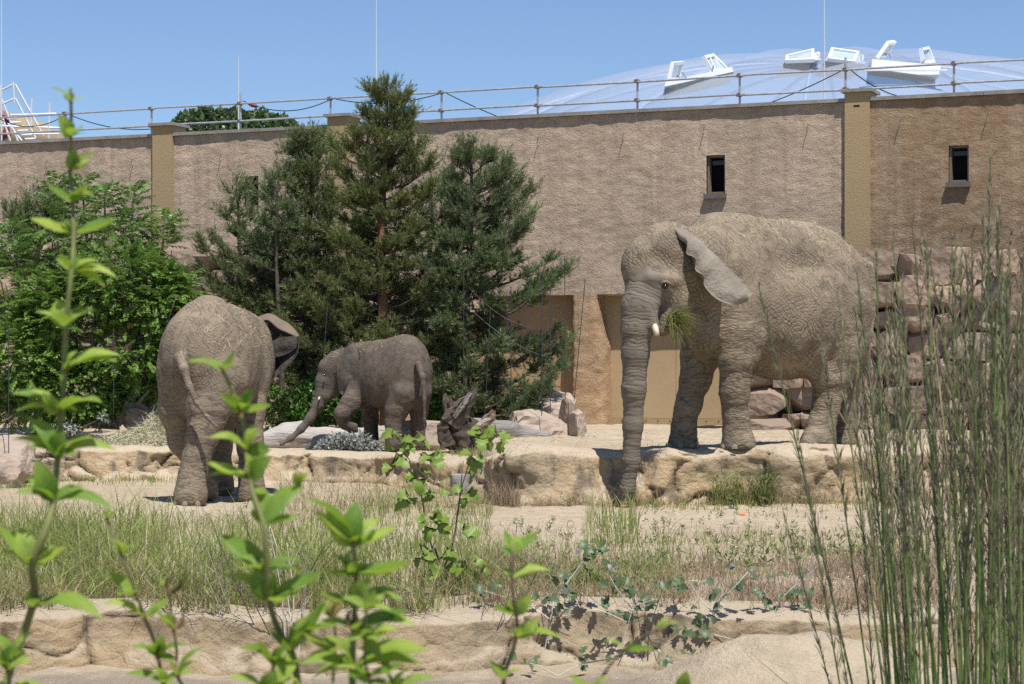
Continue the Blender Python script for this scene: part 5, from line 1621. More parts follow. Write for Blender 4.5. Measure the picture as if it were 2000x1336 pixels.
def feather_tree(px, D, ybase, stems, blob, label, seed, mat, nleaf, pairs, L, ll, wl, group=None, bark='bark_pale'):
    """stems: list of image polylines of the leaders (each ends in a tuft), blob: list of (px,py,rx,ry,weight) foliage masses"""
    rg = np.random.default_rng(seed)
    s = D / FPX
    root = thing('feathery_tree', P(px, ybase, D), label, 'tree', group)
    tr = MB(); PP, DD_, LL_ = [], [], []
    for st_ in stems:
        q = np.array([P(a, b_, D + dd) for a, b_, dd in st_]); q = spline(q, 10)
        tr.tube(q, np.linspace(0.045, 0.008, 10), 5, False)
        n = 26
        for k in range(n):
            t = 1 - (k / n) * 0.42
            i = min(int(t * 9), 8); c = q[i] + (q[min(i + 1, 9)] - q[i]) * (t * 9 - i)
            a = k * 2.399 + rg.normal() * .3
            el = 0.9 * (t - 0.58) / .42 + 0.05
            PP.append(c); DD_.append(unit(np.array([math.cos(a), math.sin(a) * .9, el]))); LL_.append(L * 1.25 * rg.uniform(.7, 1.1) * (0.75 if t > .96 else 1))
    W = np.array([b_[4] * b_[2] * b_[3] for b_ in blob]); W = W / W.sum()
    for k in range(nleaf):
        b_ = blob[rg.choice(len(blob), p=W)]
        v = unit(rg.normal(size=3)); r = rg.uniform(0.35, 1.0) ** 0.5
        # keep to the near and outer shell
        v[1] = -abs(v[1]) if rg.random() < .65 else v[1]
        c = P(b_[0] + v[0] * b_[2] * r, b_[1] - v[2] * b_[3] * r, D) ; c[1] += v[1] * min(b_[2], b_[3]) * s * r * 0.9
        if vnoise(c * 2.1, seed) < -0.35 and rg.random() < .8: continue
        PP.append(c); DD_.append(unit(v * np.array([1, 1, .5]) + rg.normal(size=3) * .45 + [0, 0, .15])); LL_.append(L * rg.uniform(.6, 1.1))
    for b_ in blob:
        for j in range(3):
            e = P(b_[0] + rg.normal() * b_[2] * .4, b_[1] + rg.normal() * b_[3] * .3, D + rg.normal() * .3)
            a = P(px, ybase, D); tr.tube(spline(np.array([a, (a + e) / 2 + rg.normal(size=3) * .12, e]), 7), np.linspace(0.05, 0.008, 7), 5, False)
    tr.build('trunk', M[bark], root, smooth=True)
    V, Q = pinnate(np.array(PP), np.array(DD_), np.array(LL_), pairs, ll, wl, rg)
    MB().add(V, Q).build('crown', M[mat], root)

M['leaf_ail'] = leafmat('feathery_leaf', (0.12, 0.22, 0.045), (0.20, 0.32, 0.075), 0.35, rough=.4, spec=.4)
M['leaf_rob'] = leafmat('small_round_leaf', (0.13, 0.24, 0.04), (0.23, 0.36, 0.075), 0.38, rough=.45)
M['leaf_ivy'] = leafmat('bright_ground_cover_leaf', (0.07, 0.16, 0.025), (0.13, 0.25, 0.05), 0.25, rough=.4)
feather_tree(120, 34.8, 830, [[(110, 800, 0), (112, 560, 0), (100, 440, .1), (105, 352, 0)], [(120, 800, .2), (170, 560, .3), (165, 420, .2), (158, 350, 0)], [(40, 800, .2), (40, 620, .1), (30, 500, 0), (22, 440, 0)]],
             [(60, 560, 95, 90, 1), (120, 470, 80, 60, .8), (180, 420, 50, 50, .6), (20, 660, 80, 80, .8)], 'feathery tree at far left with long drooping leaflets above the stone wall', 21, 'leaf_ail', 480, 12, .42, .10, .032, 'feathery green trees at left')
feather_tree(280, 34.0, 830, [[(265, 800, 0), (262, 560, 0), (258, 440, .1), (262, 372, 0)], [(275, 800, -.2), (300, 600, -.3), (318, 480, -.2), (322, 425, -.2)], [(270, 800, 0), (205, 560, .1), (205, 430, .1), (205, 372, 0)], [(280, 800, -.2), (330, 640, -.2), (350, 570, -.2), (352, 552, -.2)]],
             [(250, 470, 60, 50, .8), (320, 500, 45, 40, .6)], 'feathery tree with the highest tufts in front of the leftmost pilaster', 22, 'leaf_ail', 230, 12, .42, .10, .032, 'feathery green trees at left')
feather_tree(230, 33.2, 830, [], [(230, 560, 120, 90, 1), (300, 600, 75, 80, .9), (130, 620, 100, 90, 1), (250, 680, 110, 80, 1), (60, 700, 90, 90, 1), (150, 760, 110, 60, 1), (330, 700, 45, 90, .7), (60, 790, 80, 40, .7), (340, 560, 40, 40, .5)],
             'dense bright green bushy tree filling the left side behind the hay', 23, 'leaf_rob', 6500, 9, .26, .055, .032, 'feathery green trees at left')

def leafy_mass(name, root, blobs, n, size, mat, seed, D, aspect=0.75, shell=.5):
    if mat == 'leaf_silver': aspect = .35
    rg = np.random.default_rng(seed); s = D / FPX
    W = np.array([b_[2] * b_[3] for b_ in blobs], float); W /= W.sum()
    ids = rg.choice(len(blobs), n, p=W); B = np.array(blobs, float)[ids]
    v = unit(rg.normal(size=(n, 3))); r = rg.uniform(shell, 1, n) ** .5
    c = np.stack([(B[:, 0] + v[:, 0] * B[:, 2] * r - CX) * s, D + v[:, 1] * np.minimum(B[:, 2], B[:, 3]) * s * r, CZ + (HY - B[:, 1] + v[:, 2] * B[:, 3] * r) * s], 1)
    c = c + 0.10 * fbm(c[:, None, :] * 3.0, 3, seed)[:, 0][:, None] * v
    d = unit(rg.normal(size=(n, 3)) + v * .6 + [0, 0, -.1]); u = unit(np.cross(d, rg.normal(size=(n, 3)) + v * 1.2))
    L = size * rg.uniform(.6, 1.2, (n, 1))
    V = np.stack([c, c + d * L * .5 + u * L * aspect * .5, c + d * L, c + d * L * .5 - u * L * aspect * .5], 1).reshape(-1, 3)
    return MB().add(V, np.arange(len(V)).reshape(-1, 4)).build(name, M[mat], root)

def bush(px, py, D, blobs, n, size, mat, label, seed, cat='bush', group=None, name='green_bush', nst=8):
    root = thing(name, P(px, py, D), label, cat, group)
    rg = np.random.default_rng(seed); m = MB()
    for k in range(nst):
        b_ = blobs[rg.integers(len(blobs))]; e = P(b_[0] + rg.normal() * b_[2] * .4, b_[1] + rg.normal() * b_[3] * .4, D + rg.normal() * .1); a = P(px + rg.normal() * 8, py, D)
        m.tube(np.array([a, (a + e) / 2 + rg.normal(size=3) * .05, e]), [0.014, .009, .004], 4, False)
    m.build('stems', M['bark'], root)
    leafy_mass('leaves', root, blobs, n, size, mat, seed, D)
bush(610, 842, 34.2, [(590, 790, 42, 40), (640, 770, 45, 48), (680, 800, 40, 35), (600, 820, 50, 22)], 5200, .07, 'leaf_ivy', 'bright green bush under the left pine, behind the calf\'s trunk', 31, group='bright green bushes under the pines')
bush(860, 842, 34.0, [(860, 795, 26, 40), (845, 820, 24, 24)], 2600, .07, 'leaf_ivy', 'small bright green bush between the calf and the dark stump', 32, group='bright green bushes under the pines')
bush(970, 842, 33.9, [(985, 805, 34, 32), (940, 815, 26, 22)], 2600, .07, 'leaf_ivy', 'bright green bush behind the grey log', 33, group='bright green bushes under the pines')
bush(230, 838, 33.0, [(150, 815, 40, 22), (200, 790, 30, 26)], 1800, .06, 'leaf_ivy', 'low green bush left of the hay heap', 34, group='bright green bushes under the pines')
bush(395, 840, 34.5, [(400, 760, 22, 60), (388, 690, 20, 50), (540, 800, 30, 40)], 2400, .065, 'leaf_ivy', 'green climber beside the second elephant\'s back', 35, group='bright green bushes under the pines')
# old pale trunk roots behind the hay
log([(262, 700, 33.4, .09), (255, 760, 33.3, .13), (268, 815, 33.2, .19), (300, 825, 33.2, .10)], 'bark_pale', 'pale gnarled tree trunk base behind the hay heap', 'old_trunk', 13, 'tree trunk', amp=.06, freq=6,
    extra=[[(300, 700, 33.5, .08), (292, 770, 33.4, .12), (310, 815, 33.3, .12)], [(260, 790, 33.2, .1), (230, 822, 33.2, .07)]])

M['leaf_silver'] = leafmat('silvery_leaf', (0.20, 0.23, 0.20), (0.48, 0.50, 0.47), 0.15, rough=.5)
bush(675, 884, 31.6, [(665, 860, 38, 20), (700, 862, 34, 18), (640, 868, 24, 14), (728, 875, 22, 8)], 1500, .075, 'leaf_silver', 'heap of cut silvery leafed branches in front of the calf', 36, 'branch heap', name='cut_branches')
bush(140, 850, 31.8, [(130, 838, 22, 10), (200, 815, 14, 8)], 160, .075, 'leaf_silver', 'few silvery cut leaves left of the hay heap', 37, 'branch heap', name='cut_branches')
bush(1155, 862, 31.5, [(1150, 860, 22, 5)], 120, .05, 'leaf_silver', 'small scrap of silvery leaves on the sand near the narrow boulder', 38, 'branch heap', name='cut_branches', nst=3)

M['leaf_far'] = leafmat('far_tree_leaf', (0.08, 0.13, 0.045), (0.14, 0.20, 0.075), 0.25, rough=.35, spec=.5)
far = thing('far_tree', P(455, 400, 72), 'round green broadleaf tree showing above the wall behind the railing', 'tree')
fb = [(455, 262, 118, 45), (400, 238, 32, 28), (372, 250, 40, 25), (460, 240, 34, 24), (500, 240, 36, 22), (540, 248, 36, 22), (430, 235, 25, 22), (340, 262, 22, 20)]
q = PV([(455, 560, 72), (455, 330, 72), (450, 280, 72)])
MB().tube(q, [.35, .25, .12], 8).build('trunk', M['bark'], far)
fbb = leafy_mass('crown', far, fb, 9000, .20, 'leaf_far', 40, 72, .9, .55)

# ------------------------------------------------------------------ grass, straw, weeds
M['grass'] = leafmat('green_grass', (0.20, 0.26, 0.06), (0.35, 0.40, 0.12), 0.4, dry=(0.52, 0.44, 0.25), rough=.5)
M['grass_dry'] = leafmat('dry_grass', (0.36, 0.29, 0.16), (0.30, 0.215, 0.135), 0.2, rough=.7)
M['grass_red'] = leafmat('reddish_dry_grass', (0.30, 0.215, 0.15), (0.40, 0.31, 0.19), 0.2, rough=.7)
M['weed'] = leafmat('low_green_weed', (0.13, 0.18, 0.05), (0.21, 0.27, 0.085), 0.25, rough=.5)
M['hay'] = leafmat('pale_hay', (0.42, 0.39, 0.26), (0.58, 0.54, 0.38), 0.15, rough=.7)

def blades(base, h, w, rg, lean=0.35, bend=0.5):
    n = len(base)
    a = rg.uniform(0, 2 * np.pi, n); d = np.stack([np.cos(a), np.sin(a), 0 * a], 1)
    side = np.stack([-d[:, 1], d[:, 0], 0 * a], 1)
    fa = rg.uniform(0, 2 * np.pi, n); fs = np.stack([np.cos(fa), np.sin(fa), 0 * a], 1)
    le = np.abs(rg.normal(size=n)) * lean; be = rg.uniform(0, bend, n)
    h = h[:, None]; w = np.broadcast_to(np.asarray(w, float), (n,))[:, None]
    up = np.array([0, 0, 1.0])
    p1 = base + (up * .55 + d * le[:, None] * .5) * h
    p2 = base + (up * (1 - .35 * be[:, None] ** 2) + d * (le + be)[:, None]) * h
    V = np.stack([base - fs * w * .5, base + fs * w * .5, p1 + fs * w * .42, p1 - fs * w * .42, p2], 1).reshape(-1, 3)
    k = np.arange(n)[:, None] * 5
    return V, k + [0, 1, 2, 3], k + [3, 2, 4]

def sand_pts(n, px0, px1, py0, py1, rg, zlow=-0.69, dens=None):
    """random places on the lower sand inside an image band, weighted towards clumps"""
    out = []
    while len(out) < n:
        px = rg.uniform(px0, px1, n); py = rg.uniform(py0, py1, n)
        D = FPX * (CZ - zlow) / (py - HY); X = (px - CX) / FPX * D
        c = vnoise(np.stack([X * 1.7, D * 1.7, 0 * X], 1), 77)
        keep = rg.uniform(-1, 1, n) < c * 0.9 + 0.1 if dens is None else dens(X, D, px, py, rg)
        p = np.stack([X, D], 1)[keep]
        out = p if len(out) == 0 else np.vstack([out, p])
    p = out[:n]
    return np.c_[p, zfun(p[:, 0], p[:, 1]) - 0.01]

gr = np.random.default_rng(91)
G = MB(); Dg = MB(); Rd = MB()
def addb(mb, pts, h0, h1, w, lean=.35, bend=.5):
    h = gr.uniform(h0, h1, len(pts)) * (0.55 + 0.9 * (vnoise(pts * 1.6, 5) * .5 + .5)) * np.where(gr.random(len(pts)) < .06, 1.35, 1.0)
    V, Q, T = blades(pts, h, w, gr, lean, bend); mb.add(V, Q, T)
# tall green grass, front left
def ft(X, D, px, py, rg): return (D > front_at(X) + .22) & (rg.uniform(0, 1, len(X)) < 0.35 + .65 * (vnoise(np.stack([X * 2.2, D * 1.5, 0 * X], 1), 7) > -.15)) & (rg.uniform(-.6, .6, len(X)) < vnoise(np.stack([X * 1.1, D * 1.1, 0 * X + 4], 1), 17) + .25)
addb(G, sand_pts(2600, -60, 640, 1085, 1200, gr, dens=ft), .14, .46, .008, .5, .8)
addb(G, sand_pts(1500, -60, 330, 1030, 1100, gr), .15, .50, .008, .3, .5)
addb(G, sand_pts(420, -60, 620, 1060, 1170, gr), .35, .62, .010, .45, .7)
addb(G, sand_pts(900, 330, 640, 1020, 1100, gr), .08, .28, .007)
addb(G, sand_pts(1600, 600, 960, 1080, 1200, gr, dens=ft), .12, .38, .007)
addb(G, sand_pts(900, 640, 960, 985, 1090, gr), .08, .26, .008)
addb(G, sand_pts(1400, 950, 1330, 1070, 1190, gr), .08, .30, .007)
addb(G, sand_pts(1300, 1250, 1900, 1040, 1130, gr), .04, .14, .008)
addb(G, sand_pts(160, 1140, 1250, 1020, 1090, gr), .2, .5, .009, .25, .3)
# dry grass among it
addb(Dg, sand_pts(5600, -60, 960, 1110, 1203, gr, dens=ft), .06, .24, .006, .7, .8)
addb(Rd, sand_pts(7500, 940, 1830, 1105, 1200, gr, dens=ft), .06, .24, .005, .6, .7)
addb(Rd, sand_pts(1200, 900, 1900, 1030, 1110, gr), .04, .14, .005, .6, .7)
addb(Dg, sand_pts(1000, 540, 960, 945, 1010, gr), .10, .30, .007, .6, .8)
addb(G, sand_pts(700, 540, 960, 950, 1020, gr), .10, .26, .007, .4, .6)
# tufts hanging over the edge of the front ledge
def lip(n, px0, px1, rg):
    px = rg.uniform(px0, px1, n); X = (px - CX) / FPX * 13.8; k = vnoise(np.stack([X * 3, 0 * X, 0 * X], 1), 3) > rg.uniform(-.6, .6, n)
    X = X[k]; return np.c_[X, front_at(X) + rg.uniform(.02, .3, len(X)), np.full(len(X), -.685)]
addb(Dg, lip(1500, -60, 1900, gr), .05, .2, .006, .9, .9)
addb(G, lip(900, -60, 900, gr), .06, .28, .007, .7, .8)
addb(Rd, lip(1200, 900, 1900, gr), .06, .2, .005, .8, .8)
# along the ledge foot
def edge_pts(n, px0, px1, back, rg):
    px = rg.uniform(px0, px1, n); X = (px - CX) / FPX * 27; yl, _ = ledge_at(X); D = yl - np.abs(rg.normal(size=n)) * back - .02
    X = (px - CX) / FPX * yl; yl, _ = ledge_at(X); D = yl - np.abs(rg.normal(size=n)) * back - .05
    return np.c_[X, D, zfun(X, D) - .01]
addb(G, edge_pts(900, -50, 460, .35, gr), .04, .13, .008)
addb(G, edge_pts(900, 1150, 1950, .4, gr), .04, .14, .008)
addb(Dg, edge_pts(700, 960, 1950, .15, gr), .08, .28, .006)
addb(Rd, edge_pts(260, 960, 1015, .12, gr), .25, .48, .006, .25, .3)
addb(Rd, edge_pts(160, 1100, 1200, .12, gr), .15, .30, .006, .5, .5)
addb(G, edge_pts(200, 1385, 1510, .12, gr), .15, .6, .008, .35, .6)
addb(Dg, edge_pts(260, 1385, 1510, .12, gr), .15, .5, .006, .4, .6)
addb(Dg, edge_pts(300, 1470, 1600, .10, gr), .2, .45, .006, .4, .5)
addb(G, edge_pts(220, 820, 940, .2, gr), .15, .3, .008)
# on the terrace
def terr(n, px0, px1, D0, D1, rg):
    px = rg.uniform(px0, px1, n); D = rg.uniform(D0, D1, n); X = (px - CX) / FPX * D
    return np.c_[X, D, zfun(X, D) - .01]
addb(G, terr(420, 840, 950, 29.3, 30.5, gr), .05, .16, .008)
addb(G, terr(300, 1640, 1900, 26.5, 34, gr), .04, .15, .008)
addb(G, terr(160, 1200, 1640, 25.9, 28, gr), .02, .07, .008)
addb(G, terr(200, -60, 60, 29.0, 30.0, gr), .05, .15, .009)
tag(G.build('green_grass', M['grass']), 'green grass growing on the sand', 'grass', kind='stuff')
tag(Dg.build('dry_grass', M['grass_dry']), 'pale dry grass among the green', 'grass', kind='stuff')
tag(Rd.build('reddish_dry_grass', M['grass_red']), 'thin reddish dry grass on the front sand', 'grass', kind='stuff')

def weeds(pts, size, rg, nl=14, up=.8):
    n = len(pts)
    a = rg.uniform(0, 2 * np.pi, (n, nl)); t = rg.uniform(0, 1, (n, nl, 1))
    s = (size * rg.uniform(.6, 1.3, n))[:, None, None]
    d = np.stack([np.cos(a), np.sin(a), rg.uniform(.1, 1.2, (n, nl))], -1); d = unit(d)
    c = pts[:, None] + np.array([0, 0, 1.0]) * t * s * up
    L = s * (.55 - .25 * t); w = unit(np.cross(d, rg.normal(size=(n, nl, 3)) * .4 + [0, 0, 1])) * L * .13
    return np.stack([c, c + d * L * .45 + w, c + d * L, c + d * L * .45 - w], 2).reshape(-1, 3)
W = MB()
for (n, a, b_, c, d, sz) in ((260, 1000, 1920, 1025, 1115, .10), (130, 1150, 1900, 985, 1020, .07), (60, 450, 900, 990, 1080, .10), (60, 1040, 1300, 1100, 1180, .16), (34, 1300, 1800, 1080, 1120, .17), (120, 0, 600, 1000, 1080, .08)):
    V = weeds(sand_pts(n, a, b_, c, d, gr), sz, gr); W.add(V, np.arange(len(V)).reshape(-1, 4))
V = weeds(edge_pts(26, 1385, 1510, .14, gr) + [0, 0, .02], .2, gr, 14, 1.6); W.add(V, np.arange(len(V)).reshape(-1, 4))
tag(W.build('low_weeds', M['weed']), 'low leafy weeds scattered on the sand', 'weeds', kind='stuff')

# small debris: pebbles and twig bits on the sand
pb = MB(); rg = np.random.default_rng(12)
pts = np.vstack([sand_pts(500, 0, 1950, 1000, 1190, rg), terr(260, 0, 1900, 26, 36, rg)])
octv = np.array([[1, 0, 0], [0, 1, 0], [-1, 0, 0], [0, -1, 0], [0, 0, .7], [0, 0, -.7]]); octt = np.array([[0, 1, 4], [1, 2, 4], [2, 3, 4], [3, 0, 4], [1, 0, 5], [2, 1, 5], [3, 2, 5], [0, 3, 5]])
for p in pts:
    r = rg.uniform(.006, .02); pb.add(octv * r * rg.uniform(.6, 1.4, 3) + p + [0, 0, r * .4], None, octt)
tag(pb.build('pebbles', M['stone_pale']), 'small pebbles lying on the sand', 'pebbles', kind='stuff')
tw = MB()
for p in np.vstack([sand_pts(300, 100, 1900, 985, 1150, rg), terr(420, 500, 1900, 25.8, 34, rg), edge_pts(60, 1250, 1900, .8, rg)]):
    a = rg.uniform(0, 6.28); d = np.array([math.cos(a), math.sin(a), 0]); l = rg.uniform(.04, .18)
    tw.tube(np.array([p + [0, 0, .015], p + d * l * .5 + [0, 0, .03], p + d * l + [0, 0, .015]]), .0035, 3, False)
tag(tw.build('straw_bits', M['straw']), 'scattered straw and twig bits on the sand', 'straw', kind='stuff')

# hay heap
hm = MB(); rg = np.random.default_rng(3)
n = 4200
r = np.sqrt(rg.uniform(0, 1, n)); a = rg.uniform(0, 2 * np.pi, n)
hx = P(265, 860, 32.0)
X = hx[0] + np.where(np.cos(a) > 0, .75, .95) * r * np.cos(a) + .12; Yh = 32.2 + .75 * r * np.sin(a)
gzv = zfun(X, Yh)
Z = gzv + .42 * np.maximum(0, 1 - r ** 1.5) * (0.8 + .35 * np.cos(a)) + rg.uniform(0, .05, n)
d = unit(rg.normal(size=(n, 3)) * [1, 1, .35]); l = rg.uniform(.06, .2, n)[:, None]; c = np.stack([X, Yh, Z], 1)
s_ = unit(np.cross(d, rg.normal(size=(n, 3)))) * .0045
md = c + d * l * .5 + [0, 0, .015]
V = np.stack([c - s_, c + s_, md + s_, md - s_, c + d * l], 1).reshape(-1, 3); k = np.arange(n)[:, None] * 5
hm.add(V, k + [0, 1, 2, 3], k + [3, 2, 4])
g_ = np.linspace(0, 1, 12); A_ = np.linspace(0, 2 * np.pi, 30)
RR, AA = np.meshgrid(g_, A_, indexing='ij')
X = hx[0] + np.where(np.cos(AA) > 0, .75, .95) * RR * np.cos(AA) + .12; Yh = 32.2 + .75 * RR * np.sin(AA)
Z = zfun(X, Yh) + .40 * np.maximum(0, 1 - RR ** 1.5) * (0.8 + .35 * np.cos(AA)) - .02
hm.add(np.stack([X, Yh, Z], -1).reshape(-1, 3), grid_quads(12, 30))
tag(hm.build('hay_heap', M['hay']), 'heap of pale hay on the terrace behind the left elephant', 'hay', kind='stuff')

# carrots
M['carrot'] = simple('carrot_orange', (0.75, 0.20, 0.04), (0.6, 0.15, 0.03), 10, 0.5)
for (px, py, lab) in ((1217, 993, 'orange carrot piece at the tip of the large elephant\'s trunk'), (1449, 1012, 'orange carrot piece on the sand below the ledge weeds')):
    D = FPX * 1.49 / (py - HY); c = P(px, py, D); c[2] = gz(c[0], c[1]) + .02
    tag(MB().tube(np.array([c - [.035, 0, 0], c - [.02, 0, 0], c + [.02, .01, 0], c + [.035, .01, 0]]), [.008, .015, .014, .008], 8).build('carrot', M['carrot'], smooth=True), lab, 'carrot')

# thin wire posts guarding the pines
for (px, y0, y1, D, dx, lab) in ((1075, 560, 808, 31.9, 0, 'thin wire post just left of the orange pillar, its lower end on the round boulder'), (1058, 540, 812, 32.3, 1, 'thin wire post rising through the low pine branches left of the pillar'),
        (1104, 505, 780, 32.6, -1, 'thin wire post directly left of the gate pillar'), (1121, 545, 785, 32.3, 22, 'leaning thin wire post crossing the rough orange pillar'),
        (998, 560, 838, 32.2, 0, 'thin wire post behind the grey log'), (946, 600, 830, 32.8, 12, 'leaning wire post behind the stump'), (905, 520, 790, 32.8, 1, 'thin wire post above the dark stump'),
        (222, 640, 805, 32.2, 0, 'thin wire post beside the old pale trunk'), (17, 640, 888, 30.2, 0, 'thin wire post on the boulders at the left edge'), (632, 590, 700, 33.0, 8, 'short thin wire post left of the calf\'s head')):
    a = P(px, y1, D); b_ = P(px + dx, y0, D)
    tag(MB().tube(np.array([a, (a + b_) / 2, b_]), .0065, 5).build('wire_post', M['wire']), lab, 'wire post', 'thin wire posts around the pines')
for (pa, pb_, lab) in (((915, 560, 32.6), (1040, 640, 32.4), 'slack wire slanting down through the right pine'), ((1010, 580, 32.4), (1104, 590, 32.4), 'level wire near the top of the gate'), ((905, 590, 32.8), (1075, 700, 32.2), 'long slack wire between the posts right of the calf')):
    a, b_ = P(*pa), P(*pb_); t = np.linspace(0, 1, 9)[:, None]; q = a * (1 - t) + b_ * t; q[:, 2] -= (.12 * 4 * t * (1 - t))[:, 0]
    tag(MB().tube(q, .0035, 4).build('slack_wire', M['wire']), lab, 'wire')
# ------------------------------------------------------------------ mid-ground plants with single leaves
def leaf_mesh(name, mat, kind='oval', fold=0.12, curl=0.12, seed=0):
    """unit leaf: base at origin, tip at +x (length 1), width 1 along y, normal +z"""
    n = 7
    if kind == 'lobed':
        out = [(0, 0), (.08, .28), (.0, .46), (.22, .36), (.42, .5), (.5, .27), (.72, .30), (1, 0)]
    elif kind == 'poplar':
        out = [(0, 0), (.06, .30), (.20, .55), (.34, .26), (.5, .52), (.62, .2), (.78, .24), (1, 0)]
    else:
        t = np.linspace(0, 1, 8); out = [(a, .5 * math.sin(math.pi * a ** 0.85) ** .8 if 0 < a < 1 else 0) for a in t]
    V = []; 
    for (x, y) in out:
        z = curl * (math.sin(math.pi * x) - x * x * .8)
        V.append((x, 0, z))
    for sg in (1, -1):
        for (x, y) in out:
            z = curl * (math.sin(math.pi * x) - x * x * .8) + fold * abs(y)
            V.append((x, sg * y, z))
    m = len(out); Q = []; T = []
    for sg, o in ((1, m), (-1, 2 * m)):
        for i in range(m - 1):
            q = [i, i + 1, o + i + 1, o + i]
            if sg < 0: q = q[::-1]
            if i == 0: T.append([0, 1, o + 1] if sg > 0 else [0, o + 1, 1])
            elif i == m - 2: T.append([i, i + 1, o + i] if sg > 0 else [i, o + i, i + 1])
            else: Q.append(q)
    return mesh_np(name, np.array(V), Q, T, smooth=True, mats=[mat])

def put_leaf(me, parent, base, tip, nrm, wid, name='leaf'):
    x = tip - base; L = np.linalg.norm(x); x = x / L
    z = nrm - x * (nrm @ x)
    if np.linalg.norm(z) < 1e-3: z = np.array([0, 0, 1.0]) - x * x[2]
    z = unit(z); y = np.cross(z, x)
    return place(me, name, parent, base, np.stack([x, y, z], 1), (L, L * wid, L))

def mat_front_leaf(name, c1, c2, trans=0.45):
    t = NT(name)
    oi = t.n('ShaderNodeObjectInfo')
    col = t.mix(oi.outputs['Random'], c1, c2)
    co = t.coord()
    sx = t.n('ShaderNodeSeparateXYZ'); t.l(co, sx.inputs[0])
    rib = t.ramp(t.math('ABSOLUTE', sx.outputs[1]), [(0.0, 1.0), (0.05, 0.0)])
    col = t.mix(t.math('MULTIPLY', rib, 0.5), col, (0.33, 0.42, 0.14))
    nz = t.noise(co, 3, 4, 0.6)
    col = t.mix(t.ramp(nz, [(0.45, 0.0), (0.8, 0.5)]), col, tuple(v * .55 for v in c1))
    t.col(col); t.fin(0.38, 0.45, t.bump(t.noise(t.mapping(co, (2, 14, 1)), 2, 3, .5), 0.02, .4))
    tr = t.n('ShaderNodeBsdfTranslucent'); t.l(t.mix(0.5, col, (0.42, 0.58, 0.04)), tr.inputs[0])
    ms = t.n('ShaderNodeMixShader'); ms.inputs[0].default_value = trans
    t.l(t.b.outputs[0], ms.inputs[1]); t.l(tr.outputs[0], ms.inputs[2]); t.l(ms.outputs[0], t.out.inputs[0])
    return t.m
M['fl'] = mat_front_leaf('glossy_young_leaf', (0.13, 0.27, 0.035), (0.46, 0.58, 0.10), .45)
M['fl_brown'] = mat_front_leaf('brownish_young_leaf', (0.33, 0.20, 0.10), (0.40, 0.28, 0.13), .3)
M['fstem'] = simple('green_stem', (0.20, 0.23, 0.07), (0.13, 0.12, 0.05), 20, 0.6)
M['fstem_brown'] = simple('brownish_stem', (0.20, 0.17, 0.09), (0.12, 0.08, 0.05), 20, 0.7)
M['bud'] = simple('red_leaf_joint', (0.30, 0.07, 0.04), (0.2, 0.06, 0.03), 20, 0.6)
LF = [leaf_mesh('leaf', M['fl'], 'oval', .18, .10, k) for k in range(3)] + [leaf_mesh('leaf', M['fl'], 'oval', .30, -.06)]
LB = leaf_mesh('leaf', M['fl_brown'], 'oval', .35, .12)

def front_stem(path, nodes, D, label, seed, r0=6.0, r1=2.5, mat='fstem', extra=2, brown=None, wid=.44):
    rg = np.random.default_rng(seed)
    q = spline(np.array([P(a, b_, D + 0.02 * math.sin(i)) for i, (a, b_) in enumerate(path)]), len(path) * 3)
    root = thing('leafy_stem', q[0], label, 'plant', 'leafy shrub shoots close to the camera')
    s = D / FPX
    MB().tube(q, np.linspace(r0, r1, len(q)) * s, 7).build('stem', M[mat], root, smooth=True)
    for (nx, ny, tips) in nodes:
        b0 = P(nx, ny, D)
        i = np.argmin(np.linalg.norm(q - b0, axis=1)); b0 = q[i] * .6 + b0 * .4
        V, Q = sphere(b0, max(r1, 3.4) * s * 1.25, 5); MB().add(V, Q).build('joint', M['bud'], root, smooth=True)
        for (tx, ty, *w) in tips:
            w = w[0] if w else wid
            dd = rg.uniform(-.5, .35) * math.hypot(tx - nx, ty - ny) * s
            tip = P(tx, ty, D + dd)
            nrm = np.array([rg.normal() * .25, -1.0 if w > .5 else -.35, 1.0 if w < .5 else .3])
            put_leaf(LF[rg.integers(4)], root, b0, b0 + (tip - b0) * 1.03, nrm, w * rg.uniform(.85, 1.1))
        for k in range(extra):
            a = rg.uniform(0, 6.28); l = rg.uniform(38, 70) * s
            d = unit(np.array([math.cos(a) * .9, rg.choice([-1, 1]) * .9, rg.uniform(.15, .8)]))
            put_leaf(LF[rg.integers(4)], root, b0, b0 + d * l, np.array([0, -.2, 1.0]) + rg.normal(size=3) * .2, wid)
        if brown and (nx, ny) in brown:
            for k in range(3):
                d = unit(np.array([rg.normal() * .6, rg.normal() * .3, 1])); put_leaf(LB, root, b0, b0 + d * 42 * s, rg.normal(size=3), .3)
    return root

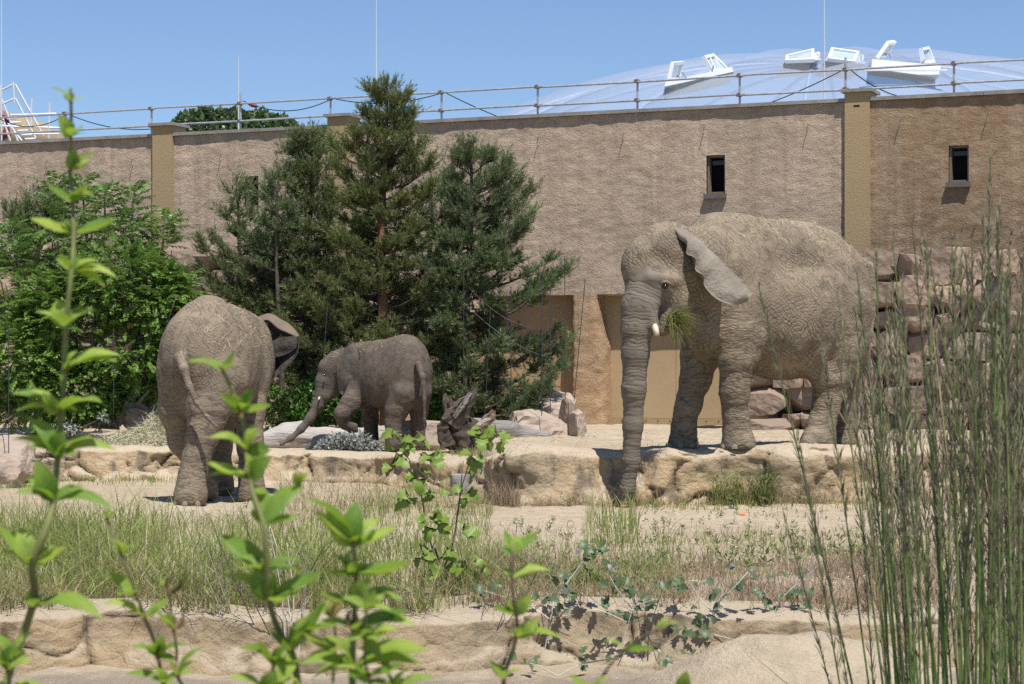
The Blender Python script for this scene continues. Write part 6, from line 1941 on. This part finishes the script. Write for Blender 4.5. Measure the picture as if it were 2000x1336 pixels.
front_stem([(0, 1380), (25, 1290), (52, 1220), (68, 1160), (62, 1105), (88, 1040), (103, 985), (112, 900), (118, 830), (124, 750), (128, 640), (138, 545), (144, 465), (141, 385), (136, 320), (139, 250), (138, 172)],
    [(139, 205, [(168, 192, .25), (130, 172, .3)]), (138, 268, [(116, 226, .55), (128, 250, .4)]), (137, 330, [(187, 297), (150, 290, .6)]), (140, 392, [(92, 364), (182, 374)]),
     (143, 465, [(60, 431), (230, 431), (124, 428, .4), (152, 428, .6)]), (139, 540, [(190, 505), (228, 537), (156, 500, .6), (108, 505), (205, 556)]), (126, 632, [(112, 586, .75), (160, 598), (186, 602), (72, 606)]),
     (130, 728, [(232, 688), (226, 700), (148, 685, .5), (118, 745)]), (110, 808, [(25, 764), (62, 758), (85, 770, .6), (196, 779), (34, 797), (150, 800)]), (112, 888, [(60, 815), (28, 852), (124, 845, .8), (176, 850), (225, 872), (55, 870)]),
     (100, 985, [(72, 900, .5), (55, 928), (162, 948), (216, 985), (30, 960)]), (64, 1098, [(-5, 1032), (40, 1030, .5), (130, 1072), (105, 1064), (0, 1075)]), (68, 1190, [(196, 1196), (150, 1184), (60, 1150, .6), (90, 1160)]), (28, 1290, [(0, 1240), (62, 1232), (-10, 1270)])],
    2.25, 'tall leafy shoot at the left edge reaching above the wall', 1, 9, 3, extra=2)
front_stem([(585, 1390), (575, 1290), (548, 1240), (527, 1180), (520, 1100), (515, 1025), (492, 955), (483, 870), (466, 795), (443, 740), (430, 715)],
    [(434, 726, [(366, 703), (462, 688)]), (467, 800, [(530, 795), (490, 758), (430, 770), (452, 770, .7)]), (485, 882, [(413, 850), (500, 826), (528, 880, .8), (512, 838)]), (487, 940, [(404, 908), (408, 926), (526, 893, .55), (482, 885, .5)]),
     (515, 1025, [(500, 944, .45), (588, 944, .4), (582, 1010)]), (512, 1110, [(432, 1050), (458, 1084), (586, 1090), (590, 1116)]), (525, 1178, [(440, 1118), (500, 1108, .6), (628, 1124), (585, 1162), (535, 1120)]), (568, 1272, [(545, 1335, .6), (600, 1200), (655, 1215), (520, 1230), (640, 1180)])],
    2.1, 'leafy shoot rising in front of the second elephant\'s tail', 2, 8, 3, extra=2)
front_stem([(690, 1400), (688, 1300), (692, 1200), (695, 1130), (690, 1055)],
    [(690, 1058, [(606, 968, .3), (610, 1000, .35), (640, 1000, .5), (694, 982, .5), (776, 1034), (683, 1140, .4), (738, 1010)]), (695, 1132, [(802, 1105, .35), (770, 1120), (655, 1082), (640, 1120)]), (692, 1190, [(772, 1150), (786, 1166), (720, 1132, .6), (625, 1160)]),
     (690, 1235, [(812, 1215), (795, 1198), (618, 1215), (740, 1250, .5)]), (688, 1300, [(832, 1262), (820, 1290), (640, 1240), (720, 1330, .6), (590, 1290), (610, 1320)])],
    2.0, 'thick leafy shoot left of the centre at the bottom', 3, 8, 4, extra=3, brown={(690, 1235)})
front_stem([(600, 1000), (590, 960), (584, 940)], [(584, 944, [(600, 925, .7), (572, 925, .6)])], 2.1, 'tiny curled shoot tip just above the thick shoot', 13, 2, 2, extra=0)
front_stem([(990, 1400), (984, 1325), (1002, 1270), (1010, 1220), (1000, 1140), (1003, 1070)],
    [(1003, 1078, [(985, 1038, .4), (1052, 1042), (976, 1068), (1014, 1045, .5)]), (1004, 1132, [(978, 1108), (1072, 1110), (1040, 1120)]), (1000, 1195, [(984, 1165), (1036, 1164, .6), (1036, 1195), (975, 1185)]),
     (1010, 1252, [(1050, 1212, .5), (1096, 1242, .3), (985, 1230)]), (985, 1322, [(953, 1290, .45), (1018, 1306, .4)])],
    2.4, 'slim leafy shoot at the bottom right of centre', 4, 5, 2.5, extra=1, mat='fstem_brown')
front_stem([(330, 1400), (312, 1300), (300, 1250), (285, 1212), (262, 1150), (240, 1090), (215, 1030), (205, 1000)],
    [(208, 1005, [(220, 985, .4), (190, 1000, .3)]), (240, 1090, [(268, 1064, .45), (225, 1060)]), (262, 1165, [(208, 1118, .45), (250, 1150, .3)]), (280, 1208, [(204, 1174, .4), (275, 1170, .5), (332, 1172), (310, 1185)]), (306, 1285, [(362, 1256), (256, 1260), (320, 1240, .5), (345, 1290)]), (325, 1340, [(245, 1315), (300, 1300), (380, 1310)])],
    2.3, 'thin curving shoot with small leaves at the lower left', 5, 4, 2, extra=1, mat='fstem_brown')
front_stem([(420, 1400), (350, 1330), (345, 1270), (335, 1200), (330, 1150)], [(332, 1155, [(310, 1130, .3), (365, 1148, .3)]), (340, 1230, [(300, 1190), (330, 1195)]), (352, 1320, [(398, 1260, .3), (385, 1290), (330, 1290)])], 2.2,
    'brownish wilted shoot beside the thin curving one', 6, 4, 2, extra=0, mat='fstem_brown', brown={(332, 1155), (340, 1230)})
front_stem([(1130, 1400), (1170, 1330), (1210, 1278), (1262, 1240), (1300, 1225)], [(1212, 1278, [(1183, 1250), (1278, 1268, .3), (1236, 1255, .4)]), (1290, 1232, [(1330, 1215, .2), (1305, 1205, .25)]), (1160, 1345, [(1110, 1320), (1190, 1320)])], 2.0,
    'slanting pale shoot in front of the lower ledge', 7, 3, 2, extra=0, mat='fstem_brown')
front_stem([(1335, 1400), (1337, 1345)], [(1336, 1350, [(1340, 1312, .6), (1328, 1325)])], 2.2, 'single leaf tip at the bottom edge below the sandy mound', 8, 3, 2, extra=0)
front_stem([(790, 1400), (770, 1340), (745, 1290)], [(750, 1300, [(826, 1268), (700, 1262), (765, 1250, .5), (720, 1240)]), (775, 1350, [(850, 1320), (710, 1330), (800, 1300)])], 2.05, 'low leafy shoot right of the thick one at the bottom', 9, 5, 3, extra=2)
front_stem([(640, 1400), (650, 1330), (655, 1240), (650, 1205)], [(651, 1212, [(620, 1190, .3), (670, 1180, .3), (640, 1172)]), (653, 1280, [(590, 1240), (600, 1290), (700, 1250)])], 2.1, 'short shoot with coppery tips between the two tallest central shoots', 10, 4, 2, extra=1, brown={(651, 1212)})

front_stem([(510, 1400), (520, 1345), (535, 1300)], [(533, 1305, [(470, 1262), (560, 1262, .5), (500, 1250, .4), (590, 1290)]), (520, 1350, [(450, 1320), (580, 1325), (540, 1310, .6)])], 2.1, 'low leafy tuft at the bottom left of the thick shoot', 11, 5, 3, extra=3)
front_stem([(40, 1400), (20, 1350), (15, 1310)], [(15, 1315, [(-20, 1280), (60, 1290), (20, 1262, .5)]), (22, 1352, [(-10, 1330), (80, 1335)])], 2.2, 'small leafy tuft in the bottom left corner', 12, 5, 3, extra=3)
front_stem([(735, 1400), (722, 1330), (712, 1280), (715, 1190)], [(715, 1195, [(668, 1165), (765, 1190), (730, 1150, .5)]), (712, 1255, [(660, 1262), (775, 1228), (745, 1285, .5)]), (720, 1315, [(655, 1300), (790, 1300)])], 1.9, 'leafy side shoot crowding the thick shoot at the bottom', 14, 4, 2.5, extra=3)
# maple-like sapling in the middle
M['sap'] = leafmat('lobed_sapling_leaf', (0.20, 0.30, 0.05), (0.31, 0.41, 0.09), .4, rough=.45)
SL = [leaf_mesh('lobed_leaf', M['sap'], 'lobed', .2, .12), leaf_mesh('lobed_leaf', M['sap'], 'lobed', .1, -.15)]
def sapling(D, paths, clusters, label, seed, me, name='sapling', cat='plant', size=30, stem='fstem_brown', r=2.2, group=None, n0=3, n1=6, wid=.9, droop=-.5, sx=1):
    rg = np.random.default_rng(seed)
    root = thing(name, P(paths[0][0][0], paths[0][0][1], D), label, cat, group); s = D / FPX
    m = MB()
    for p in paths:
        q = spline(np.array([P(a, b_, D + rg.normal() * .04) for a, b_ in p]), 12); m.tube(q, np.linspace(r, r * .35, 12) * s, 5)
    m.build('stem', M[stem], root)
    for (cx, cy, rad, n) in clusters:
        for k in range(n):
            a = rg.uniform(0, 6.28); rr = rg.uniform(.1, 1) ** .6 * rad
            b0 = P(cx + rr * math.cos(a) * .6, cy + rr * math.sin(a) * .6, D + rg.normal() * .06)
            l = size * rg.uniform(.6, 1.2) * s
            d = unit(np.array([math.cos(a) * sx, rg.normal() * .6 - .3, math.sin(-a) * .4 + droop]))
            put_leaf(me[rg.integers(len(me))], root, b0, b0 + d * l, np.array([rg.normal() * .5, -.9, .8]), wid)
sapling(14.6, [[(880, 1195), (862, 1120), (835, 1040), (822, 960), (800, 900), (780, 860)], [(862, 1120), (885, 1060), (900, 960), (925, 880), (945, 835)], [(885, 1060), (895, 1000), (905, 900)], [(870, 1195), (850, 1165), (862, 1110)], [(822, 960), (790, 900), (765, 878)]],
        [(780, 862, 34, 9), (815, 858, 20, 5), (845, 880, 22, 6), (765, 905, 16, 4), (820, 925, 26, 6), (800, 965, 20, 5), (850, 965, 20, 4), (905, 960, 24, 6), (845, 1015, 30, 10), (900, 1030, 24, 6), (860, 1090, 34, 10), (920, 1100, 28, 6), (875, 1180, 36, 12), (940, 845, 26, 8), (975, 852, 22, 6), (925, 890, 20, 5), (820, 1080, 22, 4), (940, 1190, 24, 4), (935, 1110, 20, 4)],
        'yellow green sapling with lobed leaves standing in the middle foreground', 51, SL)
# white poplar suckers
M['pop'] = leafmat('white_poplar_leaf', (0.075, 0.125, 0.05), (0.16, 0.21, 0.11), .2, rough=.45, under=(0.55, 0.57, 0.54))
M['white_stem'] = simple('white_felted_stem', (0.55, 0.54, 0.50), (0.40, 0.38, 0.34), 20, .8)
PL = [leaf_mesh('poplar_leaf', M['pop'], 'poplar', .25, .10), leaf_mesh('poplar_leaf', M['pop'], 'poplar', .1, -.2)]
def pop(D, paths, cl, label, seed, size=24):
    cl = [(a, b_ - 6, c_ * 1.1, max(2, int(n * .68))) for a, b_, c_, n in cl]
    sapling(D, paths, cl, label, seed, PL, 'poplar_sucker', 'plant', size, 'white_stem', 1.3, 'white poplar suckers on the front ledge', wid=.85, droop=-.1)
pop(13.9, [[(1060, 1290), (1075, 1210), (1085, 1150), (1090, 1120)], [(1075, 1190), (1110, 1135), (1150, 1080), (1158, 1050)], [(1075, 1210), (1030, 1180), (980, 1165), (935, 1150)], [(1080, 1205), (1120, 1200)]],
    [(1090, 1120, 28, 9), (1130, 1095, 26, 8), (1158, 1070, 24, 8), (1060, 1160, 30, 8), (1000, 1170, 30, 7), (950, 1160, 25, 5), (1100, 1180, 28, 8), (1120, 1150, 25, 6), (1190, 1090, 20, 4)], 'white stemmed poplar sucker right of the yellow green sapling', 61)
pop(13.75, [[(1215, 1260), (1235, 1190), (1245, 1150)], [(1235, 1190), (1205, 1150), (1188, 1120)], [(1235, 1185), (1280, 1170)], [(1225, 1215), (1180, 1195), (1150, 1190)]],
    [(1245, 1150, 30, 9), (1190, 1130, 24, 6), (1280, 1165, 26, 7), (1230, 1195, 34, 8), (1170, 1195, 24, 5), (1265, 1200, 24, 5)], 'white stemmed poplar sucker with dark base left of the sandy mound', 62)
pop(13.7, [[(1385, 1270), (1395, 1200), (1410, 1150)], [(1395, 1200), (1360, 1160), (1345, 1130)], [(1400, 1180), (1440, 1140), (1470, 1105)], [(1392, 1230), (1340, 1240), (1310, 1225)], [(1395, 1240), (1440, 1250)]],
    [(1345, 1135, 28, 8), (1410, 1150, 30, 9), (1450, 1120, 28, 8), (1375, 1190, 34, 9), (1330, 1225, 30, 7), (1400, 1240, 34, 9), (1460, 1160, 22, 5)], 'widest white poplar sucker in front of the sandy mound\'s left side', 63)
pop(13.8, [[(1500, 1240), (1515, 1190), (1535, 1160), (1580, 1120)], [(1515, 1190), (1490, 1150)], [(1510, 1210), (1540, 1200)]],
    [(1500, 1225, 26, 8), (1510, 1170, 26, 7), (1550, 1140, 26, 6), (1570, 1175, 20, 6), (1490, 1140, 20, 4)], 'white poplar sucker just above the sandy mound', 64)
pop(13.3, [[(1090, 1320), (1050, 1300), (1015, 1290)], [(1090, 1320), (1130, 1300), (1180, 1295)]], [(1020, 1290, 26, 6), (1130, 1300, 30, 8), (1180, 1300, 20, 4), (1060, 1300, 20, 4)], 'low poplar leaves lying at the foot of the lower ledge', 65, 22)
pop(13.5, [[(1340, 1330), (1310, 1290), (1290, 1285)], [(1320, 1300), (1350, 1285)]], [(1290, 1288, 18, 4), (1345, 1290, 22, 5), (1310, 1300, 18, 3)], 'smallest poplar sprig at the mound\'s left foot', 66, 20)

# bare dead twigs
M['twig'] = simple('grey_dead_twig', (0.36, 0.32, 0.27), (0.22, 0.19, 0.16), 20, .8)
M['twig_dark'] = simple('dark_dead_twig', (0.12, 0.10, 0.08), (0.08, 0.07, 0.06), 20, .8)
def dead(px, py, D, tips, label, seed, mat='twig', r=1.5):
    rg = np.random.default_rng(seed); root = thing('dead_twigs', P(px, py, D), label, 'twigs', 'bare dead twigs'); s = D / FPX
    for (tx, ty) in tips:
        m = MB(); a = np.array([px + rg.normal() * 10, py]); b_ = np.array([tx, ty]); mid = (a + b_) / 2 + rg.normal(size=2) * 9
        q = spline(np.array([P(*a, D), P(*mid, D + rg.normal() * .1), P(*b_, D + rg.normal() * .15)]), 10); m.tube(q, np.linspace(r, r * .4, 10) * s, 4)
        for k in range(5):
            i = rg.integers(3, 9); d = unit(q[9] - q[0] + rg.normal(size=3) * .6 * np.linalg.norm(q[9] - q[0])); m.tube(np.array([q[i], q[i] + d * rg.uniform(15, 60) * s]), [r * .5 * s, r * .25 * s], 3, False)
        m.build('twig', M[mat], root)
dead(470, 1270, 13.6, [(375, 1000), (400, 1120), (430, 1060), (385, 1220)], 'bare grey twigs standing left of the central leafy shoot', 71)
dead(530, 1275, 13.6, [(410, 1010), (470, 990), (440, 1090)], 'dark bare twigs crossing behind the central leafy shoot', 72, 'twig_dark')
dead(570, 1290, 13.5, [(525, 1030), (560, 1060), (590, 1080), (605, 1100), (560, 1150)], 'whitish bare twigs right of the central leafy shoot', 73, 'white_stem', 1.6)
dead(940, 1290, 13.7, [(1080, 1060), (960, 1130), (1010, 1020)], 'thin dry twigs between the sapling and the slim shoot', 74, 'twig_dark', 1.0)
dead(1265, 1290, 13.5, [(1240, 1170), (1290, 1160), (1250, 1220)], 'dark dry twigs in the hollow of the lower ledge', 75, 'twig_dark', 1.3)
dead(1555, 1190, 15.0, [(1590, 1010), (1530, 1000), (1610, 1090)], 'thin dry stalks standing right of the poplar suckers', 76, 'twig', 1.1)
dead(60, 900, 29.8, [(110, 845)], 'grey stick leaning on the left end of the ledge', 77, 'twig_dark', 2.0)

# ------------------------------------------------------------------ tall feather reed grass at the right
def mat_stalk():
    t = NT('reed_stalk'); oi = t.n('ShaderNodeObjectInfo'); r = oi.outputs['Random']
    col = t.mix(r, (0.055, 0.105, 0.022), (0.17, 0.25, 0.055))
    col = t.mix(t.ramp(t.math('FRACT', t.math('MULTIPLY', r, 17.3)), [(0.82, 0.0), (0.9, 1.0)]), col, (0.36, 0.31, 0.15))
    col = t.mix(t.ramp(t.noise(t.mapping(t.coord(), (1, 1, 9)), 2.0, 3, .6), [(0.45, 0.0), (0.7, 0.6)]), col, (0.05, 0.07, 0.03))
    t.col(col); return t.fin(0.4, 0.45)
M['stalk'] = mat_stalk()
M['plume'] = leafmat('purple_grey_plume', (0.13, 0.10, 0.08), (0.38, 0.34, 0.20), .25, rough=.7)
M['reed_leaf'] = leafmat('reed_leaf', (0.09, 0.14, 0.035), (0.20, 0.27, 0.07), .3, rough=.45)
def stalk_variant(k):
    rg = np.random.default_rng(500 + k)
    z = np.linspace(0, 1, 12); b = rg.normal() * .02; b2 = rg.normal() * .02
    q = np.stack([b * z ** 2, b2 * z ** 2, z], 1)
    m = MB(); m.tube(q, np.interp(z, [0, .6, 1], [.0019, .0015, .0006]), 5, False)
    st_ = m.mesh('reed_stalk', M['stalk'], True)
    f = MB(); z0 = rg.uniform(.50, .70); dens = rg.uniform(.8, 1.2)
    for i in range(int(120 * dens)):
        t = z0 + (1 - z0) * rg.uniform(0, 1) ** .9
        c = np.array([b * t * t, b2 * t * t, t])
        a = rg.uniform(0, 6.28); up = rg.uniform(1.8, 5.0); wsp = math.sin(math.pi * min(1, (t - z0) / (1 - z0) + .12)) ** .6
        d = unit(np.array([math.cos(a), math.sin(a), up])); l = rg.uniform(.012, .036) * (.5 + wsp * .6)
        s = unit(np.cross(d, rg.normal(size=3))) * rg.uniform(.0006, .0012)
        f.add(np.array([c, c + d * l * .55 + s, c + d * l, c + d * l * .55 - s]), [[0, 1, 2, 3]])
    pl_ = f.mesh('plume', M['plume'])
    return st_, pl_
SV = [stalk_variant(k) for k in range(8)]
def reed_clump(specs, label, seed, D0, D1, leaves):
    rg = np.random.default_rng(seed)
    bx = np.mean([s[0] for s in specs]); Dm = (D0 + D1) / 2
    base = P(bx, 740, Dm); base[2] = gz(base[0], base[1]) - 0.02
    root = thing('reed_grass', base, label, 'reed grass', 'tall feathery reed grass at the right')
    for (b0, tx, ty) in specs:
        D = rg.uniform(D0, D1)
        p = P(b0, 1400, D); p[2] = gz(p[0], p[1]) - .02
        tip = P(tx, ty, D + rg.normal() * .25); z = tip - p; L = np.linalg.norm(z)
        z = z / L; a = rg.uniform(0, 6.28); x = unit(np.cross(z, [math.cos(a), math.sin(a), .01])); y = np.cross(z, x)
        st_, pl_ = SV[rg.integers(8)]
        o = place(st_, 'stalk', root, p, np.stack([x, y, z], 1), (L, L, L))
        c = bpy.data.objects.new('plume', pl_); link(c); c.parent = o
    m = MB()
    for k in range(leaves):
        D = rg.uniform(D0, D1); b0 = rg.choice([s[0] for s in specs]) + rg.normal() * 12
        p = P(b0, 1400, D); p[2] = gz(p[0], p[1]); h = rg.uniform(.35, 1.25); a = rg.uniform(0, 6.28)
        d = np.array([math.cos(a) * .9 - .25, math.sin(a) * .5, 0]); w = rg.uniform(.003, .006); t = np.linspace(0, 1, 7)
        q = p + np.array([0, 0, 1.0]) * (h * t)[:, None] + d * (h * .38 * t ** 2.4)[:, None] - np.array([0, 0, 1.0]) * (h * rg.uniform(0, .25) * t ** 4)[:, None]
        s = unit(np.cross(d, [0, 0, 1.0]) + rg.normal(size=3) * .4) * w; ww = np.sin(np.pi * (t * .9 + .1))[:, None]
        V = np.concatenate([q - s * ww, q + s * ww]); m.add(V, [[i, i + 1, 8 + i, 7 + i] for i in range(6)])
    tag(m.build('blades', M['reed_leaf'], root), kind='stuff')
rg = np.random.default_rng(77)
def fan(n, c, wd, lean, tops, lowk=.25):
    out = []
    for k in range(n):
        b0 = c + rg.normal() * wd; ty = rg.uniform(*tops); h = (1336 - ty) / 800
        out.append((b0, b0 + (rg.normal() * lean[1] + lean[0]) * h, ty))
    return out
sp1 = [(1785, 1655, 500), (1790, 1615, 660), (1780, 1545, 850), (1775, 1560, 990), (1770, 1642, 870), (1795, 1690, 560), (1805, 1722, 530), (1812, 1668, 640), (1800, 1500, 560), (1790, 1700, 700), (1785, 1600, 1040)]
sp1 += fan(20, 1835, 30, (-70, 50), (540, 900)) + fan(8, 1800, 26, (-120, 60), (860, 1150))
reed_clump(sp1, 'loose left clump of reed grass leaning left over the elephant\'s hind leg', 81, 5.4, 6.6, 50)
sp2 = [(1905, 1922, 315), (1900, 1905, 420), (1895, 1850, 455), (1900, 1865, 440), (1915, 1940, 400), (1890, 1822, 440), (1885, 1775, 470)]
sp2 += fan(36, 1915, 38, (-30, 65), (440, 860))
reed_clump(sp2, 'dense middle clump of reed grass with the tallest dark plume', 82, 5.0, 6.2, 110)
sp3 = [(1995, 1975, 430), (2010, 1995, 450), (1990, 1955, 470)]
sp3 += fan(36, 2005, 38, (-35, 65), (450, 900))
reed_clump(sp3, 'dense right clump of reed grass cut by the right edge', 83, 4.8, 6.0, 110)
